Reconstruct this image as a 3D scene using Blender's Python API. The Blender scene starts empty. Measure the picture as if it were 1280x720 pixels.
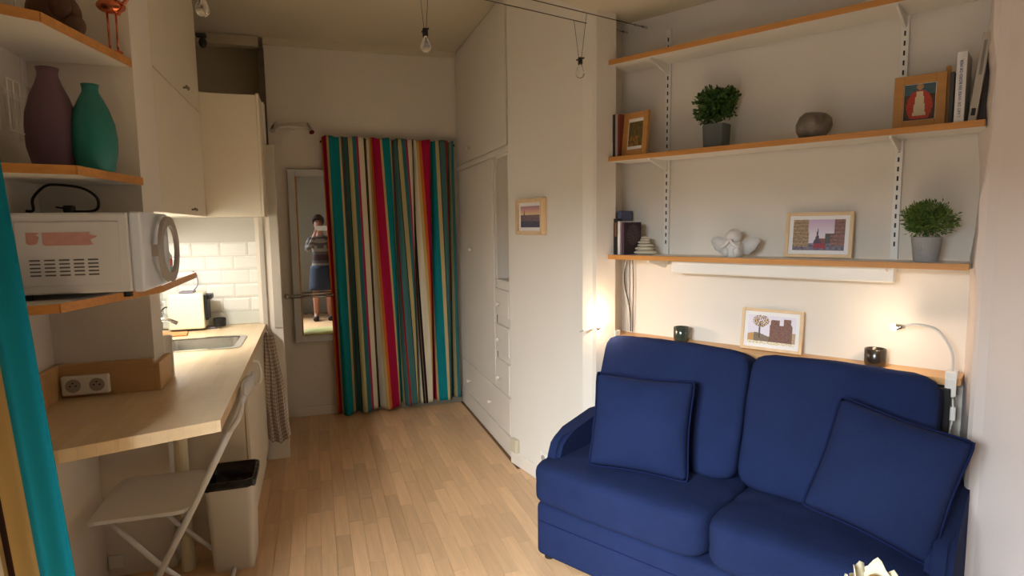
import bpy, bmesh, math, random
from mathutils import Vector, Matrix, noise
random.seed(7)
C = bpy.context.scene.collection
SC = bpy.context.scene
R = math.radians
# ------------------------------------------------------------------ camera
f = 751.0; pitch = R(5.92); roll = R(.77)
cam = bpy.data.cameras.new('camera'); camo = bpy.data.objects.new('camera', cam); C.objects.link(camo)
cam.sensor_width = 36; cam.lens = 36*f/1280; cam.clip_start = .004
cp, sp, cr, sr = math.cos(pitch), math.sin(pitch), math.cos(roll), math.sin(roll)
fwd = Vector((0, cp, -sp)); rt = Vector((1, 0, 0)); dn = fwd.cross(rt)
X = rt*cr + dn*sr; Yd = -rt*sr + dn*cr
M3 = Matrix((X, -Yd, -fwd)).transposed()
camo.matrix_world = Matrix.Translation((0, 0, 1.5)) @ M3.to_4x4()
SC.camera = camo
# ------------------------------------------------------------------ two room frames: A (v right, u ahead) and B (shelf wall; x right, w ahead)
RA, RB = R(18), R(-42)
def A(v, u, z=0): return Vector((v*math.cos(RA)-u*math.sin(RA), v*math.sin(RA)+u*math.cos(RA), z))
def B(x, w, z=0): return Vector((x*math.cos(RB)-w*math.sin(RB), x*math.sin(RB)+w*math.cos(RB), z))
# ------------------------------------------------------------------ world, lights, exposure
wd = bpy.data.worlds.new('world'); SC.world = wd; wd.use_nodes = True
bg = wd.node_tree.nodes['Background']; bg.inputs[0].default_value = (.75, .87, 1, 1); bg.inputs[1].default_value = 1.0
def area(name, loc, direction, sx, sy, power, col, spread=180):
    l = bpy.data.lights.new(name, 'AREA'); l.shape = 'RECTANGLE'; l.size = sx; l.size_y = sy; l.energy = power; l.color = col; l.spread = R(spread)
    o = bpy.data.objects.new(name, l); C.objects.link(o); o.location = loc
    o.rotation_euler = Vector(direction).to_track_quat('-Z', 'Y').to_euler(); return o
def point(name, loc, power, col, rad=.01):
    l = bpy.data.lights.new(name, 'POINT'); l.energy = power; l.color = col; l.shadow_soft_size = rad
    o = bpy.data.objects.new(name, l); C.objects.link(o); o.location = loc; return o
def spot(name, loc, direction, power, col, ang, blend=.6, rad=.01):
    l = bpy.data.lights.new(name, 'SPOT'); l.energy = power; l.color = col; l.shadow_soft_size = rad; l.spot_size = R(ang); l.spot_blend = blend
    o = bpy.data.objects.new(name, l); C.objects.link(o); o.location = loc
    o.rotation_euler = Vector(direction).to_track_quat('-Z', 'Y').to_euler(); return o
# daylight through the unseen window in the left wall
# a patch of open sky high outside the window in the left wall
area('window_daylight', A(-3.2, -2.3, 3.3), A(1, 1.0, -.85), 3.4, 2.4, 1900, (.87, .94, 1.0), 180)
SC.view_settings.view_transform = 'Standard'; SC.view_settings.look = 'None'; SC.view_settings.gamma = 1
SC.view_settings.use_curve_mapping = False; SC.view_settings.exposure = 0.3

# ------------------------------------------------------------------ materials
def lin(c):
    return tuple(((x/12.92) if x <= .04045 else ((x+.055)/1.055)**2.4) for x in c[:3])
def mat(name, col, rough=.6, metal=0, bump=0, bscale=60, var=0, vscale=5, emit=0, alpha=None, stretch=None, rnd=0, trans=0, sheen=0, spec=.5):
    """col is sRGB 0..1"""
    m = bpy.data.materials.new(name); m.use_nodes = True; nt = m.node_tree; N = nt.nodes; Lk = nt.links
    b = N['Principled BSDF']; c = lin(col)
    b.inputs['Base Color'].default_value = (*c, 1); b.inputs['Roughness'].default_value = rough; b.inputs['Metallic'].default_value = metal
    b.inputs['Specular IOR Level'].default_value = spec
    if trans: b.inputs['Transmission Weight'].default_value = trans
    if sheen: b.inputs['Sheen Weight'].default_value = sheen; b.inputs['Sheen Roughness'].default_value = .5
    tc = N.new('ShaderNodeTexCoord'); mp = N.new('ShaderNodeMapping'); Lk.new(tc.outputs['Object'], mp.inputs[0])
    if stretch: mp.inputs['Scale'].default_value = stretch
    nz = N.new('ShaderNodeTexNoise'); nz.inputs['Scale'].default_value = vscale; nz.inputs['Detail'].default_value = 5
    Lk.new(mp.outputs[0], nz.inputs['Vector'])
    mr = N.new('ShaderNodeMapRange'); mr.inputs['From Min'].default_value = .3; mr.inputs['From Max'].default_value = .7
    v = max(var, .015); mr.inputs['To Min'].default_value = 1-v; mr.inputs['To Max'].default_value = 1+v
    Lk.new(nz.outputs['Fac'], mr.inputs['Value'])
    hs = N.new('ShaderNodeHueSaturation'); hs.inputs['Color'].default_value = (*c, 1)
    val = mr.outputs[0]
    if rnd:
        oi = N.new('ShaderNodeObjectInfo'); r2 = N.new('ShaderNodeMapRange'); r2.inputs['To Min'].default_value = 1-rnd; r2.inputs['To Max'].default_value = 1+rnd
        Lk.new(oi.outputs['Random'], r2.inputs['Value'])
        mu = N.new('ShaderNodeMath'); mu.operation = 'MULTIPLY'; Lk.new(val, mu.inputs[0]); Lk.new(r2.outputs[0], mu.inputs[1]); val = mu.outputs[0]
    Lk.new(val, hs.inputs['Value']); Lk.new(hs.outputs[0], b.inputs['Base Color'])
    if bump:
        n2 = N.new('ShaderNodeTexNoise'); n2.inputs['Scale'].default_value = bscale; n2.inputs['Detail'].default_value = 4
        Lk.new(mp.outputs[0], n2.inputs['Vector'])
        bp = N.new('ShaderNodeBump'); bp.inputs['Strength'].default_value = bump; bp.inputs['Distance'].default_value = .01
        Lk.new(n2.outputs['Fac'], bp.inputs['Height']); Lk.new(bp.outputs[0], b.inputs['Normal'])
    if emit: b.inputs['Emission Color'].default_value = (*c, 1); b.inputs['Emission Strength'].default_value = emit
    if alpha is not None: b.inputs['Alpha'].default_value = alpha
    return m
def vcol_mat(name, rough=.5):
    m = bpy.data.materials.new(name); m.use_nodes = True; nt = m.node_tree
    a = nt.nodes.new('ShaderNodeVertexColor'); a.layer_name = 'col'
    nt.links.new(a.outputs[0], nt.nodes['Principled BSDF'].inputs['Base Color']); nt.nodes['Principled BSDF'].inputs['Roughness'].default_value = rough
    return m
STRIPES = [(0, (.80,.42,.16)), (.035, (.68,.08,.26)), (.16, (.80,.68,.45)), (.19, (.05,.50,.53)), (.32, (.78,.70,.50)), (.36, (.15,.14,.13)), (.37, (.27,.45,.45)),
           (.43, (.62,.15,.15)), (.46, (.28,.47,.47)), (.55, (.15,.15,.14)), (.56, (.74,.68,.48)), (.62, (.18,.44,.46)), (.67, (.66,.18,.34)), (.70, (.88,.84,.74)),
           (.79, (.16,.09,.07)), (.82, (.45,.38,.32)), (.835, (.14,.08,.07)), (.865, (.88,.84,.74)), (.96, (.80,.68,.45))]
def stripe_mat(name, stops, horiz=True):
    m = bpy.data.materials.new(name); m.use_nodes = True; nt = m.node_tree; N = nt.nodes; Lk = nt.links
    b = N['Principled BSDF']; b.inputs['Roughness'].default_value = .9; b.inputs['Specular IOR Level'].default_value = .2
    uv = N.new('ShaderNodeUVMap'); uv.uv_map = 'uv'; sx = N.new('ShaderNodeSeparateXYZ'); Lk.new(uv.outputs[0], sx.inputs[0])
    fr = N.new('ShaderNodeMath'); fr.operation = 'FRACT'; Lk.new(sx.outputs[0], fr.inputs[0])
    rp = N.new('ShaderNodeValToRGB'); rp.color_ramp.interpolation = 'CONSTANT'
    e = rp.color_ramp.elements
    e[0].position = 0; e[0].color = (*lin(stops[0][1]), 1); e[1].position = stops[1][0]; e[1].color = (*lin(stops[1][1]), 1)
    for p, c in stops[2:]:
        q = e.new(p); q.color = (*lin(c), 1)
    Lk.new(fr.outputs[0], rp.inputs[0])
    nz = N.new('ShaderNodeTexNoise'); nz.inputs['Scale'].default_value = 400; tc = N.new('ShaderNodeTexCoord'); Lk.new(tc.outputs['Object'], nz.inputs['Vector'])
    bp = N.new('ShaderNodeBump'); bp.inputs['Strength'].default_value = .25; bp.inputs['Distance'].default_value = .002
    Lk.new(nz.outputs['Fac'], bp.inputs['Height']); Lk.new(bp.outputs[0], b.inputs['Normal'])
    Lk.new(rp.outputs[0], b.inputs['Base Color']); return m
def block_mat(name, c1, c2, bw, bh, rough=.45, rot=0):
    m = bpy.data.materials.new(name); m.use_nodes = True; nt = m.node_tree; N = nt.nodes; Lk = nt.links
    b = N['Principled BSDF']; b.inputs['Roughness'].default_value = rough
    tc = N.new('ShaderNodeTexCoord'); mp = N.new('ShaderNodeMapping'); mp.inputs['Rotation'].default_value = (0, 0, rot); Lk.new(tc.outputs['Object'], mp.inputs[0])
    br = N.new('ShaderNodeTexBrick'); br.inputs['Color1'].default_value = (*lin(c1), 1); br.inputs['Color2'].default_value = (*lin(c2), 1); br.inputs['Mortar'].default_value = (*lin([x*.93 for x in c1]), 1)
    br.inputs['Scale'].default_value = 1; br.inputs['Brick Width'].default_value = bw; br.inputs['Row Height'].default_value = bh; br.inputs['Mortar Size'].default_value = .0008; br.inputs['Bias'].default_value = 0
    Lk.new(mp.outputs[0], br.inputs['Vector'])
    m2 = N.new('ShaderNodeMapping'); m2.inputs['Rotation'].default_value = (0, 0, rot); m2.inputs['Scale'].default_value = (4, 60, 60); Lk.new(tc.outputs['Object'], m2.inputs[0])
    nz = N.new('ShaderNodeTexNoise'); nz.inputs['Scale'].default_value = 1.5; nz.inputs['Detail'].default_value = 6; Lk.new(m2.outputs[0], nz.inputs['Vector'])
    mr = N.new('ShaderNodeMapRange'); mr.inputs['To Min'].default_value = .88; mr.inputs['To Max'].default_value = 1.1; Lk.new(nz.outputs['Fac'], mr.inputs['Value'])
    hs = N.new('ShaderNodeHueSaturation'); Lk.new(br.outputs['Color'], hs.inputs['Color']); Lk.new(mr.outputs[0], hs.inputs['Value'])
    Lk.new(hs.outputs[0], b.inputs['Base Color']); return m

WALL = mat('wall_paint', (.90,.87,.822), .85, bump=.12, bscale=35, var=.012, vscale=2)
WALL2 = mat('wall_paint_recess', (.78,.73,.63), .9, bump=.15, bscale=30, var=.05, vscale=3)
CEIL = mat('ceiling_paint', (.84,.80,.71), .9, bump=.08, bscale=30, var=.02, vscale=2)
LACQ = mat('white_lacquer', (.91,.88,.83), .45, bump=.03, bscale=20, var=.01)
CREAM = mat('cream_laminate', (.90,.86,.78), .45, var=.012)
TILE = mat('glazed_tile', (.92,.92,.89), .12, var=.01)
GROUT = mat('grout', (.80,.79,.76), .9, bump=.1, bscale=200)
PLANK = mat('laminate_wood', (.85,.69,.52), .30, var=.09, vscale=1.6, stretch=(30, 2.2, 30), rnd=.12, bump=.02, bscale=40)
FLOORB = mat('floor_base', (.55,.40,.27), .6, var=.05)
BLOCK = block_mat('butcher_block', (.89,.79,.64), (.85,.74,.58), .38, .042, .35, R(90))
BLOCKD = block_mat('splash_wood', (.83,.68,.48), (.78,.62,.42), .5, .05, .5)
EDGE = mat('pine_edging', (.80,.56,.29), .5, var=.10, vscale=2, stretch=(2, 30, 30))
OAK = mat('oak_frame_wood', (.76,.55,.30), .5, var=.08, vscale=3, stretch=(3, 3, 20))
ASH = mat('pale_frame_wood', (.89,.77,.60), .5, var=.05, vscale=3, stretch=(10, 10, 3))
BOARD = mat('ledge_wood', (.85,.67,.45), .4, var=.08, vscale=2, stretch=(2, 25, 25))
WSHELF = mat('shelf_white', (.90,.88,.84), .5, var=.012)
NAVY = mat('navy_sofa_fabric', (.12,.165,.305), .95, bump=.35, bscale=220, var=.07, vscale=9, spec=.12)
NAVYD = mat('navy_piping', (.09,.13,.28), .95, bump=.2, bscale=200, spec=.1)
BLACK = mat('black_plastic', (.06,.06,.065), .5, var=.05)
DARK = mat('dark_board', (.09,.085,.09), .7, var=.05)
STEEL = mat('brushed_steel', (.80,.80,.79), .25, 1, var=.03, vscale=6, stretch=(40, 2, 2))
CHROME = mat('chrome', (.88,.88,.88), .12, 1)
MIRR = mat('mirror_glass', (.80,.80,.79), .01, 1)
WIRE = mat('steel_wire', (.35,.32,.28), .4, .8)
GREYF = mat('grey_frame_paint', (.80,.80,.79), .4, var=.02)
WPLAST = mat('white_plastic', (.92,.91,.88), .35, var=.01)
GPLAST = mat('grey_plastic', (.66,.63,.60), .4, var=.02)
BINP = mat('bin_plastic', (.86,.84,.79), .45, var=.02)
BAG = mat('black_bin_bag', (.035,.035,.035), .3, bump=.8, bscale=30)
CHAIRM = mat('white_painted_metal', (.86,.86,.87), .35, var=.01)
GLASSD = mat('smoked_glass', (.20,.24,.20), .15, var=.15, vscale=12, spec=.8)
GLASSB = mat('brown_glass', (.17,.14,.11), .2, var=.15, vscale=12, spec=.8)
BULB = mat('clear_bulb_glass', (.95,.95,.95), .02, trans=1)
COPPER = mat('polished_copper', (.86,.50,.36), .25, 1)
BROWN = mat('brown_carved_wood', (.34,.21,.14), .55, var=.25, vscale=14, bump=.4, bscale=30)
PURPLE = mat('plum_ceramic', (.42,.31,.37), .55, var=.07, vscale=5, stretch=(1, 1, .3))
TEAL = mat('teal_ceramic', (.12,.47,.44), .4, var=.12, vscale=6, stretch=(1, 1, .3))
SLATE = mat('slate_pot', (.36,.38,.37), .6, var=.06)
CONC = mat('concrete_pot', (.60,.60,.60), .8, var=.08, vscale=25, bump=.2, bscale=90)
SOIL = mat('soil', (.14,.11,.07), .95, bump=.6, bscale=90)
LEAF1 = mat('leaf_dark', (.20,.33,.12), .55, var=.25, vscale=40)
LEAF2 = mat('leaf_olive', (.30,.42,.16), .6, var=.25, vscale=40)
LEAF3 = mat('leaf_light', (.44,.52,.22), .55, var=.2, vscale=40)
STONEB = mat('mottled_stone_glass', (.46,.42,.37), .45, var=.35, vscale=28, bump=.3, bscale=60)
PEBBLE = mat('cream_pebble', (.84,.80,.71), .7, var=.05, vscale=12)
PORC = mat('matte_porcelain', (.87,.85,.83), .55, var=.02)
PAPER = mat('paper', (.93,.92,.89), .7)
MAT_ = mat('passe_partout', (.95,.94,.93), .7)
BKBLUE = mat('book_blue', (.33,.35,.48), .6); BKBLACK = mat('book_black', (.08,.07,.08), .5); BKPURP = mat('book_purple', (.40,.24,.33), .5)
BKWHITE = mat('book_white', (.90,.89,.88), .45); BKGREY = mat('book_grey', (.70,.67,.61), .5, var=.05); BKRED = mat('book_red', (.50,.22,.20), .5); BKDK = mat('book_darkgrey', (.30,.28,.26), .6)
BKDB = mat('book_darkbrown', (.17,.13,.11), .5)
INK = mat('blue_ink', (.20,.25,.50), .6); INKB = mat('black_ink', (.10,.09,.09), .6); INKP = mat('pink_print', (.84,.64,.63), .7, var=.05, vscale=60); INKG = mat('grey_print', (.50,.48,.47), .7)
CLOTH = None
SKIN = mat('skin', (.68,.48,.40), .55, var=.03); HAIR = mat('dark_auburn_hair', (.24,.14,.10), .6, bump=.4, bscale=80, stretch=(4, 4, 1))
DENIM = mat('denim', (.15,.18,.24), .9, var=.1, vscale=30)
GLOW = mat('lamp_glow', (1, .88, .72), .5, emit=30)
TUBEL = mat('kitchen_tube_glow', (1, .96, .90), .5, emit=16)
YEL = mat('yellow_green_cushion', (.80,.78,.48), .9, bump=.2, bscale=120, var=.05)
PETAL = mat('cream_petal', (.93,.89,.76), .6, var=.05, vscale=20); PETC = mat('petal_heart', (.80,.60,.28), .7)
GREEN = mat('green_stem', (.25,.38,.15), .6)
TILEG = mat('grey_strip', (.84,.85,.81), .3, var=.01)
CURT = stripe_mat('striped_curtain_fabric', STRIPES)
CURF = stripe_mat('striped_curtain_fabric_near', [(0, (.70,.12,.22)), (.10, (.66,.56,.36)), (.145, (.03,.42,.48)), (.405, (.84,.80,.74)), (.455, (.64,.54,.34)), (.51, (.16,.08,.06)), (.575, (.66,.54,.33)), (.72, (.03,.46,.51))])
VC = vcol_mat('printed_paper', .35)

# ------------------------------------------------------------------ mesh builder
class MB:
    def __init__(s): s.bm = bmesh.new()
    def box(s, x0, x1, y0, y1, z0, z1, bev=0, seg=2, T=None):
        r = bmesh.ops.create_cube(s.bm, size=1); vs = r['verts']
        for v in vs: v.co = Vector(((x0+x1)/2+v.co.x*(x1-x0), (y0+y1)/2+v.co.y*(y1-y0), (z0+z1)/2+v.co.z*(z1-z0)))
        if bev:
            es = list({e for v in vs for e in v.link_edges})
            rr = bmesh.ops.bevel(s.bm, geom=es, offset=bev, segments=seg, affect='EDGES', profile=.5)
            vs = list({v for v in rr['verts']} | {v for v in vs if v.is_valid})
        if T:
            for v in vs: v.co = T @ v.co
        return s
    def cyl(s, a, b, r, r2=None, n=12, cap=True):
        a = Vector(a); b = Vector(b); d = b-a; L = d.length
        if r2 is None: r2 = r
        T = Matrix.Translation((a+b)/2) @ d.to_track_quat('Z', 'Y').to_matrix().to_4x4()
        bmesh.ops.create_cone(s.bm, cap_ends=cap, segments=n, radius1=r, radius2=r2, depth=L, matrix=T); return s
    def sph(s, c, r, sc=(1, 1, 1), n=14, rot=None):
        T = Matrix.Translation(c) @ (rot.to_4x4() if rot else Matrix.Identity(4)) @ Matrix.Diagonal((*[r*k for k in sc], 1))
        bmesh.ops.create_uvsphere(s.bm, u_segments=n+4, v_segments=n, radius=1, matrix=T); return s
    def lathe(s, prof, c=(0, 0, 0), n=24, sq=0, T=None):
        rings = []
        for r, z in prof:
            ring = []
            for i in range(n):
                a = 2*math.pi*i/n; x, y = math.cos(a), math.sin(a)
                k = 1
                if sq: k = 1/((abs(x)**sq+abs(y)**sq)**(1/sq))
                p = Vector((c[0]+r*k*x, c[1]+r*k*y, c[2]+z))
                ring.append(s.bm.verts.new(T @ p if T else p))
            rings.append(ring)
        for a, b in zip(rings, rings[1:]):
            for i in range(n): s.bm.faces.new((a[i], a[(i+1) % n], b[(i+1) % n], b[i]))
        if prof[0][0] > 1e-4: s.bm.faces.new(rings[0][::-1])
        if prof[-1][0] > 1e-4: s.bm.faces.new(rings[-1])
        return s
    def tube(s, pts, r, n=8, smooth=True, sub=5, taper=None):
        P = [Vector(p) for p in pts]
        if smooth and len(P) > 2:
            Q = []
            for i in range(len(P)-1):
                p0 = P[max(i-1, 0)]; p1 = P[i]; p2 = P[i+1]; p3 = P[min(i+2, len(P)-1)]
                for k in range(sub):
                    t = k/sub; Q.append(.5*((2*p1)+(p2-p0)*t+(2*p0-5*p1+4*p2-p3)*t*t+(3*p1-p0-3*p2+p3)*t**3))
            Q.append(P[-1]); P = Q
        up = None; rings = []
        for i, p in enumerate(P):
            d = (P[min(i+1, len(P)-1)]-P[max(i-1, 0)]).normalized()
            if up is None: up = d.orthogonal().normalized()
            else:
                up = (up-d*up.dot(d)); up = up.normalized() if up.length > 1e-6 else d.orthogonal().normalized()
            w = d.cross(up); rr = r if taper is None else r*(1+(taper-1)*i/(len(P)-1))
            rings.append([s.bm.verts.new(p+rr*(math.cos(2*math.pi*k/n)*up+math.sin(2*math.pi*k/n)*w)) for k in range(n)])
        for a, b in zip(rings, rings[1:]):
            for k in range(n): s.bm.faces.new((a[k], a[(k+1) % n], b[(k+1) % n], b[k]))
        s.bm.faces.new(rings[0][::-1]); s.bm.faces.new(rings[-1]); return s
    def prism(s, poly, z0, z1, T=None):
        lo = [s.bm.verts.new((x, y, z0)) for x, y in poly]; hi = [s.bm.verts.new((x, y, z1)) for x, y in poly]
        n = len(poly); s.bm.faces.new(lo[::-1]); s.bm.faces.new(hi)
        for i in range(n): s.bm.faces.new((lo[i], lo[(i+1) % n], hi[(i+1) % n], hi[i]))
        if T:
            for v in lo+hi: v.co = T @ v.co
        return s
    def cushion(s, sx, sy, sz, c=(0, 0, 0), p=5, puff=.12, n=12, T=None, wr=.0, seed=0, sag=0):
        """rounded upholstery block: superellipsoid cube with puffed faces"""
        b2 = bmesh.new(); bmesh.ops.create_cube(b2, size=2); bmesh.ops.subdivide_edges(b2, edges=b2.edges[:], cuts=n, use_grid_fill=True)
        m = {}
        for v in b2.verts:
            x, y, z = v.co
            L = (abs(x)**p+abs(y)**p+abs(z)**p)**(1/p); q = Vector((x/L, y/L, z/L))
            pf = 1+puff*(1-q.x**2)*(1-q.y**2)*abs(q.z)
            co = Vector((q.x*sx/2, q.y*sy/2*(1+.3*puff*(1-q.x**2)*(1-q.z**2)), q.z*sz/2*pf - sag*(1-q.x**2)*(1-q.y**2)))
            if wr:
                k = noise.noise(Vector((q.x*3.1+seed, q.y*3.7, q.z*2)))*wr + noise.noise(Vector((q.x*9+seed, q.y*5, q.z*5)))*wr*.35
                co += Vector((q.x, q.y, q.z)).normalized()*k
            co += Vector(c)
            m[v] = s.bm.verts.new(T @ co if T else co)
        for f_ in b2.faces: s.bm.faces.new([m[v] for v in f_.verts])
        b2.free(); return s
    def build(s, name, material, parent=None, smooth=False, loc=None, rot=None, recalc=True):
        if recalc: bmesh.ops.recalc_face_normals(s.bm, faces=s.bm.faces[:])
        me = bpy.data.meshes.new(name)
        s.bm.to_mesh(me); s.bm.free()
        if smooth:
            for p in me.polygons: p.use_smooth = True
        for m in (material if isinstance(material, (list, tuple)) else [material]): me.materials.append(m)
        o = bpy.data.objects.new(name, me); C.objects.link(o)
        if parent: o.parent = parent
        if loc is not None: o.location = loc
        if rot is not None: o.rotation_euler = rot if hasattr(rot, '__len__') else (0, 0, rot)
        return o
def auto(o, ang=40):
    me = o.data
    for p in me.polygons: p.use_smooth = True
    b = bmesh.new(); b.from_mesh(me)
    for e in b.edges:
        if len(e.link_faces) == 2 and e.calc_face_angle(0) > R(ang): e.smooth = False
    b.to_mesh(me); b.free(); return o
def thing(name, label, cat, loc, rot=0, group=None):
    o = bpy.data.objects.new(name, None); C.objects.link(o); o.location = loc; o.rotation_euler = (0, 0, rot); o.empty_display_size = .05
    o['label'] = label; o['category'] = cat
    if group: o['group'] = group
    return o
def tag(o, label, cat, group=None):
    o['label'] = label; o['category'] = cat
    if group: o['group'] = group
    return o
def struct(o): o['kind'] = 'structure'; return o
def grid_mesh(name, pts, nu, nv, material, parent=None, uvs=None, loc=None, rot=0, smooth=True, thick=0):
    me = bpy.data.meshes.new(name)
    faces = [(j*nu+i, j*nu+i+1, (j+1)*nu+i+1, (j+1)*nu+i) for j in range(nv-1) for i in range(nu-1)]
    me.from_pydata([tuple(p) for p in pts], [], faces)
    if uvs:
        ul = me.uv_layers.new(name='uv')
        for p in me.polygons:
            for li, vi in zip(p.loop_indices, p.vertices): ul.data[li].uv = uvs[vi]
    if smooth:
        for p in me.polygons: p.use_smooth = True
    me.materials.append(material)
    o = bpy.data.objects.new(name, me); C.objects.link(o)
    if parent: o.parent = parent
    if loc is not None: o.location = loc
    o.rotation_euler = (0, 0, rot)
    if thick:
        md = o.modifiers.new('thickness', 'SOLIDIFY'); md.thickness = thick
    return o
def print_mesh(name, w, h, fn, parent, y=0, z0=0, x0=None, nx=48, nz=34, T=None):
    """flat print in the local x/z plane facing -y, coloured face by face"""
    if x0 is None: x0 = -w/2
    vs = []; fs = []; cols = []
    for j in range(nz+1):
        for i in range(nx+1):
            p = Vector((x0+w*i/nx, y, z0+h*j/nz)); vs.append(tuple(T @ p if T else p))
    for j in range(nz):
        for i in range(nx):
            a = j*(nx+1)+i; fs.append((a, a+1, a+nx+2, a+nx+1)); cols.append((*lin(fn((i+.5)/nx, (j+.5)/nz)), 1))
    me = bpy.data.meshes.new(name); me.from_pydata(vs, [], fs)
    ca = me.color_attributes.new('col', 'FLOAT_COLOR', 'CORNER')
    for p, c in zip(me.polygons, cols):
        for li in p.loop_indices: ca.data[li].color = c
    me.materials.append(VC); o = bpy.data.objects.new(name, me); C.objects.link(o); o.parent = parent; return o
def text(name, s, size, material, parent, M, ext=.0004):
    cu = bpy.data.curves.new(name, 'FONT'); cu.body = s; cu.size = size; cu.extrude = ext; cu.materials.append(material)
    cu.align_x = 'LEFT'; o0 = bpy.data.objects.new('tmp', cu); C.objects.link(o0); dg = bpy.context.evaluated_depsgraph_get(); dg.update()
    me = bpy.data.meshes.new_from_object(o0.evaluated_get(dg)); bpy.data.objects.remove(o0)
    if not me.materials: me.materials.append(material)
    o = bpy.data.objects.new(name, me); C.objects.link(o); o.parent = parent; o.matrix_local = M; return o

# ================================================================== SETTING
fl = struct(MB().box(-1.1, 2.2, -1.4, 5.4, -.06, -.0085).build('floor', FLOORB, rot=RA))
# laminate strips, running along u
pm = {}
def plank_mesh(L):
    L = round(L, 2)
    if L not in pm:
        b = MB(); b.box(-.0338, .0338, .0006, L-.0006, -.008, 0, .0006, 1); bmesh.ops.recalc_face_normals(b.bm, faces=b.bm.faces[:])
        me = bpy.data.meshes.new('plank'); b.bm.to_mesh(me); b.bm.free(); me.materials.append(PLANK); pm[L] = me
    return pm[L]
rr = random.Random(3); npl = 0
rest = MB()
v = -.895; row = 0
while v < 2.06:
    end = 4.99 if v < 1.13 else (3.50 - (v-1.14)*4.9 if v < 1.3 else 2.7)
    u = -1.25 + rr.random()*.3
    first = -1.28
    while u < end-.02:
        L = round(rr.choice((.30, .36, .40, .46, .52)), 2)
        if u+L > end-.12: L = round(end-u, 2)
        vis = u+L > 2.45 and -.40 < v < 1.42 and (u+L > 2.9 or v < 1.1)
        if vis and npl < 298:
            o = bpy.data.objects.new('plank', plank_mesh(L)); C.objects.link(o); o.parent = fl; o.location = (v, u, 0); npl += 1
        else: rest.box(v-.0338, v+.0338, u+.0006, u+L-.0006, -.008, 0)
        u += L
    v += .0685; row += 1
ro = rest.build('hidden_planks', PLANK, fl); ro['kind'] = 'stuff'

def wall(name, boxes, rot, m=WALL, bev=0):
    b = MB()
    for q in boxes: b.box(*q, bev)
    return struct(b.build(name, m, rot=rot))
CH = 2.92
wall('ceiling', [(-1.05, 2.25, -1.45, 5.5, CH, CH+.08)], RA, CEIL)
wall('wall_left', [(-1.12, -.92, -1.4, -.80, -.01, CH), (-1.12, -.92, .85, 5.4, -.01, CH), (-1.12, -.92, -.80, .85, -.01, .38), (-1.12, -.92, -.80, .85, 2.02, CH)], RA)
wall('wall_back', [(-.31, 1.7, 5.0, 5.08, -.01, CH), (-.92, -.31, 5.0, 5.08, -.01, 2.0)], RA)
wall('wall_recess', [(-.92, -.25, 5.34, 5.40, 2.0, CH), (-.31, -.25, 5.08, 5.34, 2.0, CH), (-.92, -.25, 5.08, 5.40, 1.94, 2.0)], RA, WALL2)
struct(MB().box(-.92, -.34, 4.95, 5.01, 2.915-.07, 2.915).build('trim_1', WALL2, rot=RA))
wall('trim_2', [(-.31, 1.14, 4.975, 5.0, CH-.05, CH)], RA, CEIL)
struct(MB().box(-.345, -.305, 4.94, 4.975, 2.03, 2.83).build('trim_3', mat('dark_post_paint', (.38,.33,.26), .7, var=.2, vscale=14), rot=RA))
wall('baseboard_back', [(-.22, 1.14, 4.982, 5.0, 0, .075)], RA, LACQ)
struct(MB().box(.62, 1.14, 4.93, 4.982, 0, .05, .004).build('trim_4', mat('grey_threshold', (.52,.49,.43), .6), rot=RA))
# partition beside the kitchen
wall('wall_partition', [(-.92, -.655, 2.90, 3.02, -.01, .86), (-.92, -.6, 2.55, 2.70, .90, 1.575), (-.92, -.6, 2.55, 2.845, 1.575, CH)], RA)
wall('wall_kitchen_end', [(-.92, -.33, 4.15, 4.21, -.01, 2.29), (-.36, -.222, 4.10, 4.15, -.01, 2.02), (-.345, -.272, 4.15, 4.24, -.01, 2.29)], RA, LACQ)
struct(MB().box(-.337, -.310, 4.085, 4.10, .87, 1.60, .002).box(-.272, -.2225, 4.09, 4.10, .87, 2.02).build('trim_5', mat('jamb_grey', (.74,.71,.66), .6), rot=RA))
# right wall, rear wall, left-wall window
wall('wall_right', [(2.08, 2.16, -1.4, 1.392, -.01, CH)], RA, mat('right_wall_paint', (.90,.855,.83), .85, bump=.15, bscale=25, var=.015, vscale=2))
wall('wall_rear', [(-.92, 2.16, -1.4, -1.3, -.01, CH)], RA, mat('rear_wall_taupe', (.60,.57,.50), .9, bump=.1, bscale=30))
w = MB()
for a in ((-.80, -.75), (.80, .85), (.0, .04)): w.box(-1.10, -1.06, a[0], a[1], .38, 2.02)
w.box(-1.10, -1.06, -.80, .85, .38, .43).box(-1.10, -1.06, -.80, .85, 1.97, 2.02)
struct(w.build('window_1', LACQ, rot=RA))
# shelf wall (frame B): back plane w=2.76, left return x=-1.70, right return x=-.17, soffit
wall('wall_shelf', [(-1.80, -.1, 2.76, 2.84, -.01, 2.51)], RB)
wall('wall_niche_left', [(-1.76, -1.70, 2.49, 2.80, -.01, 2.51)], RB)
b = MB(); n = 24
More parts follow.
